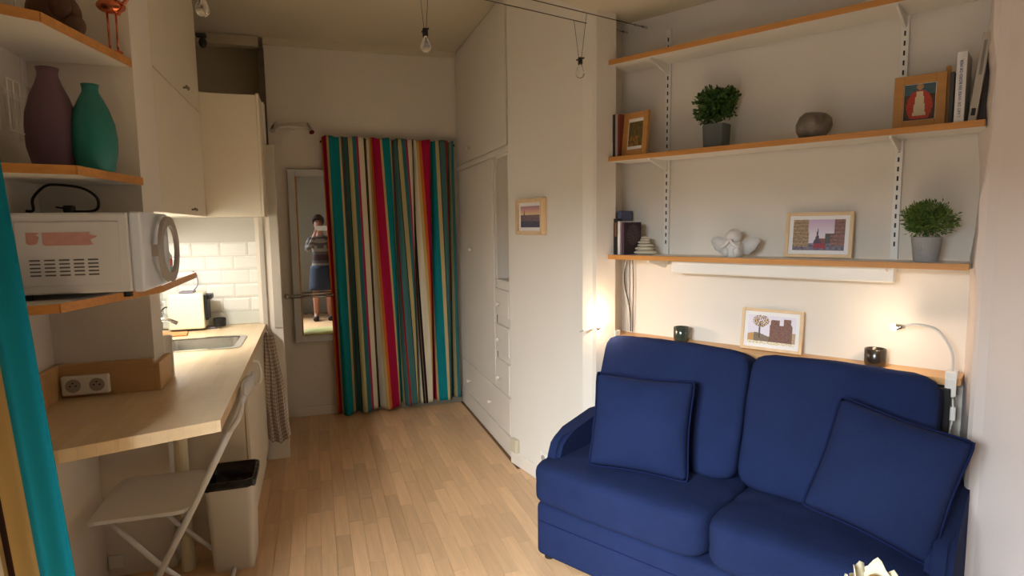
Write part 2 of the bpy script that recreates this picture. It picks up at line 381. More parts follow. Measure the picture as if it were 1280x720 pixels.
# right return: old uneven plaster, slightly bulging edge above the lower shelf
for k in range(n):
    z0 = -.01+2.52*k/n; z1 = -.01+2.52*(k+1)/n
    def xx(z): return -.222 + (.012*math.sin(z*9) if z > 1.3 else 0)
    def xf(z): return -.178 + (.010*math.sin(z*7+1)+.004*math.sin(z*23) if z > 1.3 else 0)
    vs = [b.bm.verts.new(p) for z in (z0, z1) for p in ((xx(z), 2.78, z), (xf(z), 2.50, z), (-.165, 2.488, z), (-.06, 2.46, z), (-.05, 2.78, z))]
    for i in range(5):
        j = (i+1) % 5
        b.bm.faces.new((vs[i], vs[j], vs[5+j], vs[5+i]))
bmesh.ops.remove_doubles(b.bm, verts=b.bm.verts[:], dist=1e-5)
struct(b.build('wall_niche_right', bpy.data.materials['right_wall_paint'], rot=RB, smooth=False))
wall('ceiling_soffit', [(-1.72, .05, 2.10, 2.84, 2.51, CH)], RB, CEIL)
# picture wall between wardrobe and shelf niche
bpt = Vector((-.01, 3.706, 0)); kpt = B(-1.70, 2.49); cd = (kpt-bpt).normalized(); RC = math.atan2(cd.y, cd.x); LC = (kpt-bpt).length
def Cp(d, y, z): return bpt + Vector((math.cos(RC)*d-math.sin(RC)*y, math.sin(RC)*d+math.cos(RC)*y, z))
o = struct(MB().box(-.005, LC+.03, 0, .12, -.01, CH, 0).build('wall_picture', WALL, loc=bpt, rot=RC))
struct(MB().box(0, LC, -.014, 0, 0, .085, .004).build('baseboard_side', LACQ, loc=bpt, rot=RC))

# ================================================================== BUILT-IN WARDROBE (frame A, face plane v=1.145)
wr = thing('built_in_wardrobe', 'white built-in wardrobe wall with tall doors, small drawers and open niche beside the striped curtain', 'wardrobe', A(1.3, 4.25), RA)
def WL(v, u): return v-1.3, u-4.25
def wbox(m, v0, v1, u0, u1, z0, z1, bev=0): m.box(v0-1.3, v1-1.3, u0-4.25, u1-4.25, z0, z1, bev); return m
b = MB()
FV = 1.163
wbox(b, FV, 1.7, 3.875, 4.99, 0, CH-.005); wbox(b, FV, 1.45, 3.56, 3.592, .0, CH-.005); wbox(b, FV, 1.45, 3.592, 3.875, 0, 1.147); wbox(b, FV, 1.45, 3.592, 3.875, 1.94, CH-.005)
wbox(b, 1.42, 1.45, 3.592, 3.875, 1.147, 1.94)
b.build('body', LACQ, wr)
b = MB(); wbox(b, 1.146, FV, 3.56, 4.97, 0, .125, .003); wbox(b, 1.142, FV, 3.56, 4.97, 1.955, 1.985, .003); wbox(b, 1.15, FV, 3.56, 3.60, .125, 1.955, .002); wbox(b, 1.15, FV, 3.868, 3.90, 1.09, 1.955, .002); wbox(b, 1.15, FV, 3.6, 3.9, 1.10, 1.147, .002)
b.build('face_frame', LACQ, wr)
SHG = mat('shadow_gap', (.35,.31,.26), .9)
b = MB(); wbox(b, 1.1615, 1.1635, 3.598, 3.612, 2.0, 2.85); wbox(b, 1.1615, 1.1635, 3.905, 3.918, .40, 1.94); b.build('joint_gap', SHG, wr)
def wdoor(nm, u0, u1, z0, z1, knobs=(), v0=1.146):
    b = MB(); wbox(b, v0, FV-.001, u0, u1, z0, z1, .004); d = b.build(nm, LACQ, wr)
    for (ku, kz) in knobs:
        k = MB(); k.cyl((v0-1.3, ku-4.25, kz), (v0-1.3-.016, ku-4.25, kz), .006, n=10); k.sph((v0-1.3-.022, ku-4.25, kz), .013, n=8); k.build('knob', LACQ, d, smooth=True)
wdoor('upper_door', 3.615, 4.96, 2.0, 2.86, ((4.52, 2.09),))
wdoor('tall_door', 3.925, 4.90, .41, 1.94, ((4.51, 1.321),))
for z0, z1, kz in ((.905, 1.085, .985), (.655, .845, .745), (.405, .605, .49)): wdoor('drawer', 3.603, 3.90, z0, z1, ((3.78, kz),), 1.142)
wdoor('large_drawer', 3.603, 4.92, .14, .385, ((4.65, .25), (4.04, .25)))
hk = MB(); hk.tube([(1.41-1.3, 3.70-4.25, 1.735), (1.37-1.3, 3.70-4.25, 1.74), (1.355-1.3, 3.70-4.25, 1.72)], .004); hk.tube([(1.40-1.3, 3.66-4.25, 1.745), (1.36-1.3, 3.70-4.25, 1.735), (1.40-1.3, 3.75-4.25, 1.725)], .004)
hk.build('coat_hook', WIRE, wr)

# ================================================================== STRIPED CURTAIN
def curtain(name, label, lvl, v0, v1, z1, z0f, nu, nv, uvf, amp, nf, material, rot=RA, lean=None, top=.0, u0=4.90):
    t = thing(name, label, 'curtain', (A(v0, u0) if rot == RA else Vector((0, 0, 0))), rot)
    pts = []; uvs = []
    for j in range(nv):
        t_ = j/(nv-1)
        for i in range(nu):
            s = i/(nu-1); z0 = z0f(s); z = z0+(z1(s)-z0)*t_
            ph = s*nf*2*math.pi + .5*math.sin(s*9) + 1.1*t_*math.sin(s*5+1)
            am = amp*(.55+.45*(1-t_))
            y = am*math.sin(ph)+.35*am*math.sin(ph*2.1+1.3+t_*.8) + .012*noise.noise(Vector((s*7, t_*2, 3)))
            if t_ > .975: y += .006*math.sin(ph*5)
            x = (v1-v0)*s + .016*math.sin(ph*1.02+1.2) + .012*(1-t_)*math.sin(s*11+2)
            if lean: x += lean(t_, s)
            pts.append((x, y, z)); uvs.append((uvf(s, t_), t_))
    grid_mesh('fabric', pts, nu, nv, material, t, uvs, thick=.002)
    return t
def uvmain(s, t_=0):
    K = [(0, 0), (.42-.05*t_, 1.0), (.775-.05*t_, 2.0), (1, 2.665)]
    for (a, x), (b_, y) in zip(K, K[1:]):
        if s <= b_: return x+(y-x)*(s-a)/(b_-a)
    return K[-1][1]
ct = curtain('striped_curtain', 'floor-length striped curtain in teal, red, cream and brown hung on back wall', 0, .085, 1.12, lambda s: 2.195-.012*s+.012*abs(math.sin(s*30)), lambda s: .004+.05*s, 420, 60, uvmain, .047, 6.5, CURT, lean=lambda t_, s: -.02*t_*(1-s))
MB().cyl((-.02, .05, 2.165), (1.04, .05, 2.165), .009).build('curtain_rod', WIRE, ct, smooth=True)

# ================================================================== MIRROR ON BACK WALL, RAILS
mr = thing('wall_mirror', 'tall mirror in pale grey frame on the back wall, half behind the striped curtain', 'mirror', A(.03, 4.985), RA)
b = MB(); x0, x1, z0, z1, fw = -.215, .20, .60, 1.955, .055
mr.rotation_euler = (0, 0, RA-R(.6))
b.box(x0, x0+fw, -.028, .0, z0, z1, .006).box(x1-fw, x1, -.028, 0, z0, z1, .006).box(x0+fw-.001, x1-fw+.001, -.028, 0, z1-fw, z1, .006).box(x0+fw-.001, x1-fw+.001, -.028, 0, z0, z0+fw, .006)
b.build('mirror_frame', GREYF, mr)
MB().box(x0+fw-.002, x0+fw+.010, -.026, -.010, z0+fw, z1-fw).build('inner_edge_shade', OAK, mr)  # brown strip paints the shading along the frame's left inner edge
MB().box(x0+fw-.004, x1-fw+.004, -.012, -.006, z0+fw-.004, z1-fw+.004).build('mirror_pane', MIRR, mr)
tr = thing('towel_rail', 'double steel towel rail across the front of the wall mirror', 'towel rail', A(-.23, 4.98), RA)
b = MB(); b.cyl((0, .015, .98), (0, -.075, .98), .011); b.sph((0, -.078, .98), .022, n=10); b.build('bracket', STEEL, tr, smooth=True)
for dz, dy in ((.010, -.082), (-.012, -.07)): MB().cyl((0, dy, .98+dz), (.34, dy, .98+dz), .0055).build('rail', STEEL, tr, smooth=True)
MB().cyl((.34, .015, .98), (.34, -.085, .98), .009).build('bracket', STEEL, tr, smooth=True)
lb = thing('wall_spot_bar', 'small two-spot light bar on back wall above the mirror', 'wall lamp', A(-.13, 4.985), RA)
MB().tube([(-.10, -.02, 2.262), (0, -.035, 2.272), (.11, -.02, 2.265)], .009).build('bar', WPLAST, lb, smooth=True)
for sx in (-1, 1):
    s_ = MB(); s_.cyl((sx*.115, -.03, 2.295), (sx*.14, -.09, 2.225), .014, .020, n=14); s_.build('spot_head', CHROME, lb, smooth=False)
MB().box(-.02, .02, -.03, .015, 2.255, 2.285, .004).build('wall_plate', WPLAST, lb)

# ================================================================== KITCHEN
kt = MB()
wt = thing('kitchen_worktop', 'long pale butcher-block worktop with angled end, running into the kitchen', 'worktop', A(-.62, 3.1), RA)
def K(v, u): return (v+.62, u-3.1)
Z0, Z1 = .862, .9
b = MB()
b.prism([K(-.918, 1.87), K(-.70, 1.915), K(-.312, 2.05), K(-.318, 3.30), K(-.918, 3.30)], Z0, Z1)
b.prism([K(-.918, 3.30), K(-.79, 3.30), K(-.79, 3.66), K(-.918, 3.66)], Z0, Z1)
b.prism([K(-.415, 3.30), K(-.318, 3.30), K(-.32, 3.66), K(-.415, 3.66)], Z0, Z1)
b.prism([K(-.918, 3.66), K(-.32, 3.66), K(-.325, 4.148), K(-.918, 4.148)], Z0, Z1)
b.build('top', BLOCK, wt)
b = MB(); b.box(-.298, .02, 2.525-3.1, 2.548-3.1, .9, 1.022, .002); b.build('splashboard', BLOCKD, wt)
b = MB(); b.box(-.2975, -.278, 1.9-3.1, 2.525-3.1, .9, 1.022, .002); b.build('splashboard', BLOCKD, wt)
b = MB(); b.box(.02, .040, 2.525-3.1, 2.72-3.1, .9, 1.005, .002); b.build('splashboard', BLOCKD, wt)
sk = thing('double_socket', 'white double wall socket on the wooden splashboard above the worktop', 'socket', A(-.815, 2.522), RA)
MB().box(-.075, .075, -.022, 0.0, .912, .982, .006).build('plate', WPLAST, sk)
for sx in (-.037, .037):
    c_ = MB(); c_.cyl((sx, -.024, .947), (sx, -.018, .947), .024, n=24); so = c_.build('socket_well', GPLAST, sk, smooth=False)
    p_ = MB()
    for q in (-.009, .009): p_.cyl((sx+q, -.0255, .947), (sx+q, -.0235, .947), .003, n=8)
    p_.cyl((sx, -.0255, .958), (sx, -.0235, .958), .003, n=8); p_.build('pin_hole', BLACK, so)
wb = MB().box(-.02, .02, -.006, .006, 0, .075, .003).build('switch_box', WPLAST, loc=A(-.60, 2.735, 1.005), rot=RA)
tag(MB().box(-.026, .026, -.009, .009, 0, .078, .003).build('white_box', WPLAST, loc=A(-.61, 2.74, .9), rot=RA), 'small plain white board standing on the worktop behind the splashboard', 'board')
bpy.data.objects.remove(wb)
bpy.data.objects['white_box'].scale = (1.3, 1, 2.25); bpy.data.objects['white_box'].name = 'small_board'
# sink
sn = thing('kitchen_sink', 'stainless steel sink set into the worktop', 'sink', A(-.60, 3.48), RA)
b = MB(); rx0, rx1, ry0, ry1 = -.195, .19, -.185, .185
def rr_poly(x0, x1, y0, y1, r, n=5):
    out = []
    for cx, cy, a0 in ((x1-r, y1-r, 0), (x0+r, y1-r, 90), (x0+r, y0+r, 180), (x1-r, y0+r, 270)):
        for k in range(n+1):
            a = R(a0+90*k/n); out.append((cx+r*math.cos(a), cy+r*math.sin(a)))
    return out
P0 = rr_poly(rx0-.02, rx1+.02, ry0-.015, ry1+.015, .05); P1 = rr_poly(rx0+.012, rx1-.012, ry0+.012, ry1-.012, .04); P2 = rr_poly(rx0+.03, rx1-.03, ry0+.03, ry1-.03, .03)
rings = [[b.bm.verts.new((x, y, z)) for x, y in P] for P, z in ((P0, .901), (P0, .905), (P1, .905), (P1, .898), (P2, .76))]
for a_, c_ in zip(rings, rings[1:]):
    for i in range(len(a_)): b.bm.faces.new((a_[i], a_[(i+1) % len(a_)], c_[(i+1) % len(a_)], c_[i]))
b.bm.faces.new(rings[-1]); b.build('basin', STEEL, sn, smooth=False, recalc=True)
MB().cyl((0, 0, .7605), (0, 0, .764), .03, n=20).build('drain', CHROME, sn)
fc = thing('kitchen_faucet', 'chrome mixer tap behind the sink', 'faucet', A(-.872, 3.55, .9), RA)
b = MB(); b.cyl((0, 0, 0), (0, 0, .11), .02, n=16); b.sph((0, 0, .115), .024, n=10); b.build('tap_body', CHROME, fc, smooth=True)
MB().tube([(0, 0, .09), (.04, .01, .125), (.10, .02, .128), (.15, .03, .105)], .011).build('spout', CHROME, fc, smooth=True)
MB().tube([(0, 0, .13), (-.01, -.03, .155), (-.005, -.08, .165)], .006).build('lever', CHROME, fc, smooth=True)
# base cabinet
bc = thing('base_cabinet', 'white kitchen base unit with handle under the worktop, behind the waste bin', 'cabinet', A(-.63, 3.53), RA)
b = MB(); b.box(-.27, .268, -.45, .53, .0, .76); b.box(-.27, -.19, -.45, .53, .76, .86); b.box(.22, .268, -.45, .53, .76, .86); b.box(-.19, .22, -.45, -.25, .76, .86); b.box(-.19, .22, .22, .53, .76, .86); b.build('body', CREAM, bc)
for y0, y1 in ((-.448, .03), (.034, .526)): d = MB().box(.270, .287, y0, y1, .10, .855, .003).build('door', CREAM, bc)
MB().tube([(.285, -.20, .82), (.315, -.185, .81), (.325, -.16, .75), (.315, -.135, .69), (.285, -.13, .68)], .008).build('door_handle', WPLAST, d, smooth=True)
MB().box(.225, .262, -.44, .52, .0, .095).build('plinth', CREAM, bc)
# wall cabinets
wc = thing('tall_wall_cabinet', 'cream wall cabinet with lower and upper doors reaching near the ceiling, beside partition', 'cabinet', A(-.76, 3.385), RA)
MB().box(-.158, .142, -.535, .535, 1.578, 2.79).build('body', CREAM, wc)
d = MB().box(.143, .160, -.535, .535, 1.575, 2.165, .003).build('door', CREAM, wc)
def orn_knob(p, par):
    k = MB(); x, y, z = p
    k.cyl((x, y, z), (x+.018, y, z), .005, n=8); k.sph((x+.02, y, z), .010, (1, 2.2, .7), n=8); k.sph((x+.02, y+.022, z-.003), .006, n=6); k.sph((x+.02, y-.022, z+.003), .006, n=6)
    k.build('door_handle', mat('aged_pewter', (.45,.40,.36), .4, .8), par, smooth=True)
orn_knob((.16, .10, 1.605), d)
b = MB(); b.prism([(-.535, 2.17), (.535, 2.17), (.535, 2.74), (.505, 2.79), (-.535, 2.79)], .143, .160, T=Matrix(((0, 0, 1, 0), (1, 0, 0, 0), (0, 1, 0, 0), (0, 0, 0, 1))))
d = b.build('door', CREAM, wc); orn_knob((.16, .09, 2.215), d)
dc = thing('deep_wall_cabinet', 'deep cream wall cabinet at far kitchen end, its plain side facing the room', 'cabinet', A(-.60, 4.03), RA)
MB().box(-.315, .300, -.108, .11, 1.575, 2.285).build('body', CREAM, dc)
MB().box(.301, .317, -.108, .11, 1.575, 2.297, .003).build('door', CREAM, dc)
cc = MB(); cc.box(-.004, .05, -.02, .02, 0, .02, .004).sph((.03, 0, -.03), .022, (1, 1, 1.4), n=8)
tag(cc.build('dark_clip', BLACK, loc=A(-.595, 3.95, 2.60), rot=RA, smooth=False), 'small black clip lamp fixed beside the top of the tall cabinet', 'clip')
# tiles on the end wall and on the left wall of the kitchen
wte = bpy.data.objects['wall_kitchen_end']
struct(MB().box(-.92, -.338, 4.143, 4.15, .90, 1.575).build('wall_tile_backing', GROUT, rot=RA))
back = bpy.data.objects['wall_tile_backing']
tm = {}
def tile_mesh(L, H, axis):
    key = (round(L, 3), round(H, 3), axis)
    if key not in tm:
        b = MB(); bm = b.bm; e = .012
        lo = [bm.verts.new(p) for p in ((0, 0, 0), (L, 0, 0), (L, 0, H), (0, 0, H))]; hi = [bm.verts.new(p) for p in ((e, -.006, e), (L-e, -.006, e), (L-e, -.006, H-e), (e, -.006, H-e))]
        if axis == 1:
            for q in lo+hi: q.co = Vector((-q.co.y, q.co.x, q.co.z))
        bm.faces.new(hi); bm.faces.new(lo[::-1])
        for i in range(4): bm.faces.new((lo[i], lo[(i+1) % 4], hi[(i+1) % 4], hi[i]))
        bmesh.ops.recalc_face_normals(bm, faces=bm.faces[:]); me = bpy.data.meshes.new('tile'); bm.to_mesh(me); bm.free(); me.materials.append(TILE); tm[key] = me
    return tm[key]
P = .088; TL = .160
for r_ in range(5):
    z = .985+P*r_; off = .085 if r_ % 2 else 0.0
    x = -.345-off if off else -.345
    edges = []
    right = -.340
    first = True
    while right > -.915:
        L = (TL if not (first and off == 0) else TL*.45) - .003
        left = max(right-L, -.915)
        if right-left > .02:
            t_ = bpy.data.objects.new('tile', tile_mesh(right-left, P-.004, 0)); C.objects.link(t_); t_.parent = back; t_.location = (left, 4.1428, z)
        right = left-.003; first = False
struct(MB().box(-.918, -.34, 4.136, 4.143, .902, .980, .001).build('trim_6', TILEG, rot=RA))
lback = struct(MB().box(-.92, -.914, 2.71, 4.14, .90, 1.575).build('wall_tile_backing_left', GROUT, rot=RA))
for r_ in range(7):
    z = .905+P*r_+.05; y = 2.72-(.08 if r_ % 2 else 0)
    while y < 4.13:
        y0 = max(y, 2.72); y1 = min(y+TL-.003, 4.135)
        if y1-y0 > .03 and z+P < 1.60:
            t_ = bpy.data.objects.new('tile', tile_mesh(y1-y0, P-.004, 1)); C.objects.link(t_); t_.parent = lback; t_.location = (-.9138, y0, z)
        y += TL
# under-cabinet lamp
ul = thing('under_cabinet_lamp', 'lit strip lamp fixed under the cream wall cabinet', 'lamp', A(-.80, 3.45), RA)
MB().box(-.03, .03, -.28, .28, 1.552, 1.574, .003).build('housing', WPLAST, ul)
MB().cyl((0, -.26, 1.545), (0, .26, 1.545), .009, n=10).build('tube', TUBEL, ul, smooth=True)
area('under_cabinet_light', A(-.80, 3.45, 1.53), (0, 0, -1), .04, .5, 8.0, (1, .97, .92)).rotation_euler = (0, 0, RA)
# coffee machine
cm = thing('coffee_machine', 'cream capsule coffee machine standing on worktop below the tiles', 'coffee machine', A(-.745, 4.0, .9), RA)
MB().box(-.10, .095, -.055, .09, .012, .225, .012, 3).build('body', mat('cream_plastic', (.93,.90,.78), .35), cm)
MB().box(.0955, .112, -.04, .075, .06, .215, .006).box(.098, .135, -.02, .06, .185, .215, .005).build('brew_head', BLACK, cm)
MG_ = mat('mauve_grey', (.45,.40,.45), .4)
MB().box(-.04, .04, -.03, .06, .2255, .236, .004).build('lid', MG_, cm)
MB().box(-.098, .15, .0, .05, .0005, .012, .003).build('foot_plate', MG_, cm)
MB().lathe([(.034, 0), (.036, .04), (.036, .05), (.03, .05), (.03, .01)], (.165, .02, 0.012), 20).build('drip_cup', BLACK, cm, smooth=False)
MB().tube([(-.10, .05, .12), (-.13, .05, .14), (-.16, .03, .10), (-.165, .03, .02), (-.12, .04, .006)], .004).build('cord', BLACK, cm, smooth=True)
MB().tube([(.03, .04, .235), (.05, .07, .27), (.04, .10, .33), (.02, .11, .345)], .003).build('lid_cord', mat('mauve_cord', (.45,.38,.48), .5), cm, smooth=True)
cb = MB(); cb.box(-.085, .075, -.055, .055, 0, .014, .006, 2); tag(cb.build('chopping_board', mat('orange_wood', (.80,.52,.30), .5, var=.1, vscale=6, stretch=(3, 20, 20)), loc=A(-.80, 3.83, .9), rot=RA+.1), 'small orange-brown wooden board on worktop in front of coffee machine', 'chopping board')

# ================================================================== CORNER SHELVES AND WHAT STANDS ON THEM
def corner_shelf(label, poly, z0, z1, edge_from, edge_to, grp='angled corner shelves on the partition'):
    c0 = (-.75, 2.4); t = thing('corner_shelf', label, 'shelf', A(*c0), RA, grp)
    P = [(x-c0[0], y-c0[1]) for x, y in poly]
    MB().prism(P, z0, z1).build('board', WSHELF, t)
    b = MB()
    for i in range(edge_from, edge_to):
        p, q = Vector((*P[i], 0)), Vector((*P[(i+1) % len(P)], 0)); d = (q-p).normalized(); nrm = Vector((d.y, -d.x, 0))
        a_ = p; c_ = q
        b.prism([(p.x, p.y), (q.x, q.y), (q.x+nrm.x*.006, q.y+nrm.y*.006), (p.x+nrm.x*.006, p.y+nrm.y*.006)], z0-.0005, z1+.0005)
    b.build('edge_strip', EDGE, t); return t
corner_shelf('topmost corner shelf with the brown ornament and copper flamingo', [(-.92, 1.965), (-.785, 2.03), (-.709, 2.075), (-.606, 2.548), (-.92, 2.548)], 2.087, 2.113, 0, 3)
corner_shelf('middle corner shelf holding the plum and teal vases', [(-.92, 2.02), (-.82, 2.055), (-.663, 2.105), (-.598, 2.548), (-.92, 2.548)], 1.667, 1.693, 0, 3)
corner_shelf('lowest corner shelf carrying the white microwave', [(-.92, 2.02), (-.80, 2.045), (-.722, 2.067), (-.572, 2.60), (-.578, 3.33), (-.76, 3.05), (-.76, 2.712), (-.597, 2.712), (-.597, 2.548), (-.92, 2.548)], 1.264, 1.29, 0, 4)
mw = thing('microwave_oven', 'white microwave with slotted vents on the lowest corner shelf', 'microwave', A(-.70, 2.33, 1.29), RA)
WHT = mat('microwave_enamel', (.90,.91,.94), .3, var=.008)
MB().box(-.185, .143, -.15, .21, .018, .268, .008, 2).build('body', WHT, mw)
MB().box(.1435, .178, -.152, .212, .016, .270, .007, 2).build('door', mat('microwave_door', (.90,.93,.98), .3), mw)
# panel relief on the near side
MB().box(-.155, .115, -.153, -.1505, .045, .240, .002).build('side_panel', WHT, mw)
vt = MB()
for cx in range(5):
    for cz in range(5):
        vt.box(-.125+cx*.038, -.125+cx*.038+.028, -.1545, -.1532, .075+cz*.0115, .0795+cz*.0115, .0008, 1)
vt.build('vent_slots', mat('vent_grey', (.42,.42,.44), .7), mw)
pk = MB()
def rag(x0, x1, z0, z1, seed, T=None):
    rg = random.Random(seed); poly = [(x0, z0+.004), (x0, z1)]
    n_ = 8
    poly.append((x1-.012, z1))
    for k in range(n_):
        poly.append((x1-rg.random()*.016+(.006 if k == 2 else 0), z1-(z1-z0)*(k+.5)/n_))
    poly.append((x1-.02, z0)); poly.append((x0+.006, z0))
    M = Matrix(((1, 0, 0, 0), (0, 0, 1, 0), (0, 1, 0, 0), (0, 0, 0, 1)))
    pk.prism(poly, -.1541, -.1532, T=M)
rag(-.128, -.090, .171, .208, 1); rag(-.086, .052, .168, .208, 2)
pk.build('printed_mark', INKP, mw)
rg_ = MB(); nn = 40; cy, cz = .085, .143; ra, rb = .138, .112
for k in range(nn):
    a = 2*math.pi*k/nn
prof = [(0, -.016), (.012, -.016), (.012, .016), (0, .016)]
rings = []
for k in range(nn):
    a = 2*math.pi*k/nn; ring = []
    for dx, dr in prof:
        ring.append(rg_.bm.verts.new((.198+dx, cy+(ra+dr-.016)*math.cos(a), cz+(rb+dr-.012)*math.sin(a))))
    rings.append(ring)
for k in range(nn):
    a_, c_ = rings[k], rings[(k+1) % nn]
    for i in range(4): rg_.bm.faces.new((a_[i], a_[(i+1) % 4], c_[(i+1) % 4], c_[i]))
rg_.box(.178, .20, -.045, -.025, cz-.02, cz+.02)
rg_.build('oval_door_ring', GPLAST, mw)
for x in (-.15, .12):
    for y in (-.12, .18): MB().cyl((x, y, .0005), (x, y, .019), .013, n=10).build('foot', BLACK, mw)
cbk = MB(); cbk.tube([(-.19, 0, .010), (-.17, .0, .012), (-.168, 0, .05), (-.135, 0, .088), (-.10, 0, .095), (-.03, 0, .085), (.01, 0, .055), (.012, 0, .02), (-.01, 0, .008), (-.06, 0, .008)], .0045, n=8)
cbk.box(-.085, -.055, -.016, .016, .003, .028, .006).cyl((-.085, -.008, .018), (-.105, -.008, .022), .0025, n=6).cyl((-.085, .008, .018), (-.105, .008, .022), .0025, n=6)
tag(cbk.build('power_cable', BLACK, loc=A(-.70, 2.36, 1.5585), rot=RA, smooth=False), 'looped black power cable with plug lying on top of the microwave', 'cable')
def vase(name, label, loc, H, rm, rn, m, group='slim-necked vases on the corner shelf'):
    prof = [(rm*.72, 0), (rm*.80, H*.03), (rm*.97, H*.22), (rm, H*.38), (rm*.93, H*.55), (rm*.72, H*.72), (rm*.50, H*.84), (rn, H*.91), (rn*.95, H*.95), (rn*1.08, H*1.0), (rn*.85, H*1.0), (rn*.8, H*.9)]
    return tag(MB().lathe(prof, n=36).build(name, m, loc=loc, smooth=True), label, 'vase', group)
vase('ceramic_vase', 'taller plum-purple vase, left of the pair on the middle corner shelf', A(-.777, 2.30, 1.6935), .318, .072, .0285, PURPLE)
vase('ceramic_vase', 'shorter teal vase, right of the pair on the middle corner shelf', A(-.668, 2.31, 1.6935), .276, .066, .0235, TEAL)
or_ = thing('carved_ornament', 'dark brown rounded carved ornament on the topmost corner shelf', 'ornament', A(-.745, 2.33, 2.1135), RA)
b = MB(); b.sph((-.01, 0, .075), .075, (1, .8, 1.0)); b.sph((-.02, -.02, .17), .05, (1, .9, 1)); b.build('body', BROWN, or_, smooth=True)
b = MB(); b.sph((.045, -.02, .035), .036, (1, .9, 1)); b.sph((.02, -.045, .085), .032, (1, .8, 1.3)); b.sph((-.06, -.03, .03), .03, (1, 1, .98)); b.build('limb', BROWN, or_, smooth=True)
fg = thing('flamingo_ornament', 'polished copper flamingo pair with thin legs on the topmost corner shelf', 'ornament', A(-.632, 2.47, 2.1135), RA)
for sx in (-.012, .012):
    MB().cyl((sx, 0, 0.002), (sx*1.1, 0, .13), .0035, n=8).build('leg', COPPER, fg, smooth=True)
MB().cyl((0, 0, 0), (0, 0, .004), .026, n=20).build('base', COPPER, fg)
b = MB(); b.sph((0, 0, .155), .032, (1.4, .7, .8)); b.tube([(.03, 0, .16), (.055, 0, .19), (.04, 0, .22), (.05, 0, .25)], .006); b.build('body', COPPER, fg, smooth=True)
for k, (x, z) in enumerate(((.030, .12), (.012, .135))): MB().tube([(x-.018, -.012, z+.055), (x+.012, -.014, z+.035), (x-.006, -.014, z+.002)], .0045, smooth=False).build('wing', COPPER, fg)
tag(MB().tube([(-.005, -.0, 1.18), (.0, .0, .95), (-.004, 0, .80), (0, .003, .72)], .003, n=6).build('hanging_cord', WPLAST, loc=A(-.905, 2.47, 1.17), rot=RA, smooth=True), 'thin white cord hanging down the left wall past the corner shelves', 'cord')
wk = thing('wire_rack', 'faint white wire rack on the left wall behind plum vase', 'rack', A(-.905, 2.33), RA)
b = MB()
for z in (1.95, 1.93): b.cyl((0, -.16, z), (0, .12, z), .0025, n=6)
for z in (1.95, 1.80): b.cyl((.07, -.16, z), (.07, .12, z), .0025, n=6)
b.build('rail', WPLAST, wk); b = MB()
for k in range(8): b.tube([(0, -.16+k*.04, 1.95), (.0, -.16+k*.04, 1.80), (.07, -.16+k*.04, 1.80), (.07, -.16+k*.04, 1.95)], .0015, n=5, smooth=False)
b.build('wires', WPLAST, wk)
bt = thing('soap_bottle', 'small clear bottle with red and teal label on the lowest corner shelf', 'bottle', A(-.655, 3.12, 1.2905), RA)
MB().lathe([(.02, 0), (.023, .01), (.023, .09), (.012, .115), (.009, .13)], n=18).build('body', mat('clear_bottle', (.82,.84,.80), .2), bt, smooth=True)
MB().lathe([(.0235, .045), (.0238, .046), (.0238, .08), (.0235, .081)], n=18).build('red_label', mat('label_red', (.78,.42,.42), .5), bt, smooth=True)
MB().lathe([(.0235, .015), (.0238, .016), (.0238, .042), (.0235, .043)], n=18).build('teal_label', mat('label_teal', (.50,.68,.66), .5), bt, smooth=True)
MB().cyl((0, 0, .13), (0, 0, .148), .010, n=12).build('cap', WPLAST, bt)
tag(MB().box(-.035, .035, -.05, .05, 0, .014, .006).build('folded_cloth', mat('mauve_cloth', (.50,.40,.42), .9, bump=.3), loc=A(-.67, 2.88, 1.2905), rot=RA), 'small folded mauve cloth on the lowest corner shelf behind the microwave', 'cloth')

# ================================================================== UNDER THE DESK: BIN, PIPE, CHAIR, TOWEL
bn = thing('waste_bin', 'white plastic waste bin with black bag inside, beneath the worktop', 'bin', A(-.405, 2.875), RA)
b = MB(); P = lambda k: rr_poly(-.098*k, .098*k, -.12*k, .12*k, .03*k)
rings = [[b.bm.verts.new((x, y, z)) for x, y in P(k)] for k, z in ((.84, 0.001), (.86, .02), (1, .395), (1.04, .398), (1.04, .405), (.97, .405), (.95, .38), (.86, .06))]
b.bm.faces.new(rings[0][::-1])
for a_, c_ in zip(rings, rings[1:]):
    for i in range(len(a_)): b.bm.faces.new((a_[i], a_[(i+1) % len(a_)], c_[(i+1) % len(a_)], c_[i]))
b.bm.faces.new(rings[-1]); auto(b.build('body', BINP, bn))
b = MB(); rings = []
for k, z in ((1.09, .385), (1.09, .414), (.96, .416), (.90, .36), (.80, .30)):
    rings.append([b.bm.verts.new((x*(1+.02*noise.noise(Vector((i*.6, z*20, 1)))), y, z+.006*noise.noise(Vector((i*.9, 2, z*9))))) for i, (x, y) in enumerate(P(k))])
for a_, c_ in zip(rings, rings[1:]):
    for i in range(len(a_)): b.bm.faces.new((a_[i], a_[(i+1) % len(a_)], c_[(i+1) % len(a_)], c_[i]))
b.bm.faces.new(rings[-1]); b.build('bin_bag', BAG, bn, smooth=True)
tag(MB().tube([(0, 0, 0), (0, 0, .40), (.004, 0, .84)], .028, n=16).build('drain_pipe', mat('cream_pipe', (.86,.82,.70), .3), loc=A(-.60, 2.86, 0.001), rot=RA, smooth=False), 'cream plastic pipe standing under the worktop behind the folding chair', 'pipe')
tag(MB().box(-.03, .03, -.012, 0, -.03, .03, .004).build('wall_socket', WPLAST, loc=A(-.885, 2.899, .07), rot=RA), 'small white socket low on partition wall near the foreground curtain', 'socket')
fc = thing('folding_chair', 'white metal folding chair pushed under the wooden worktop, facing the left wall', 'chair', A(-.64, 2.64), RA)
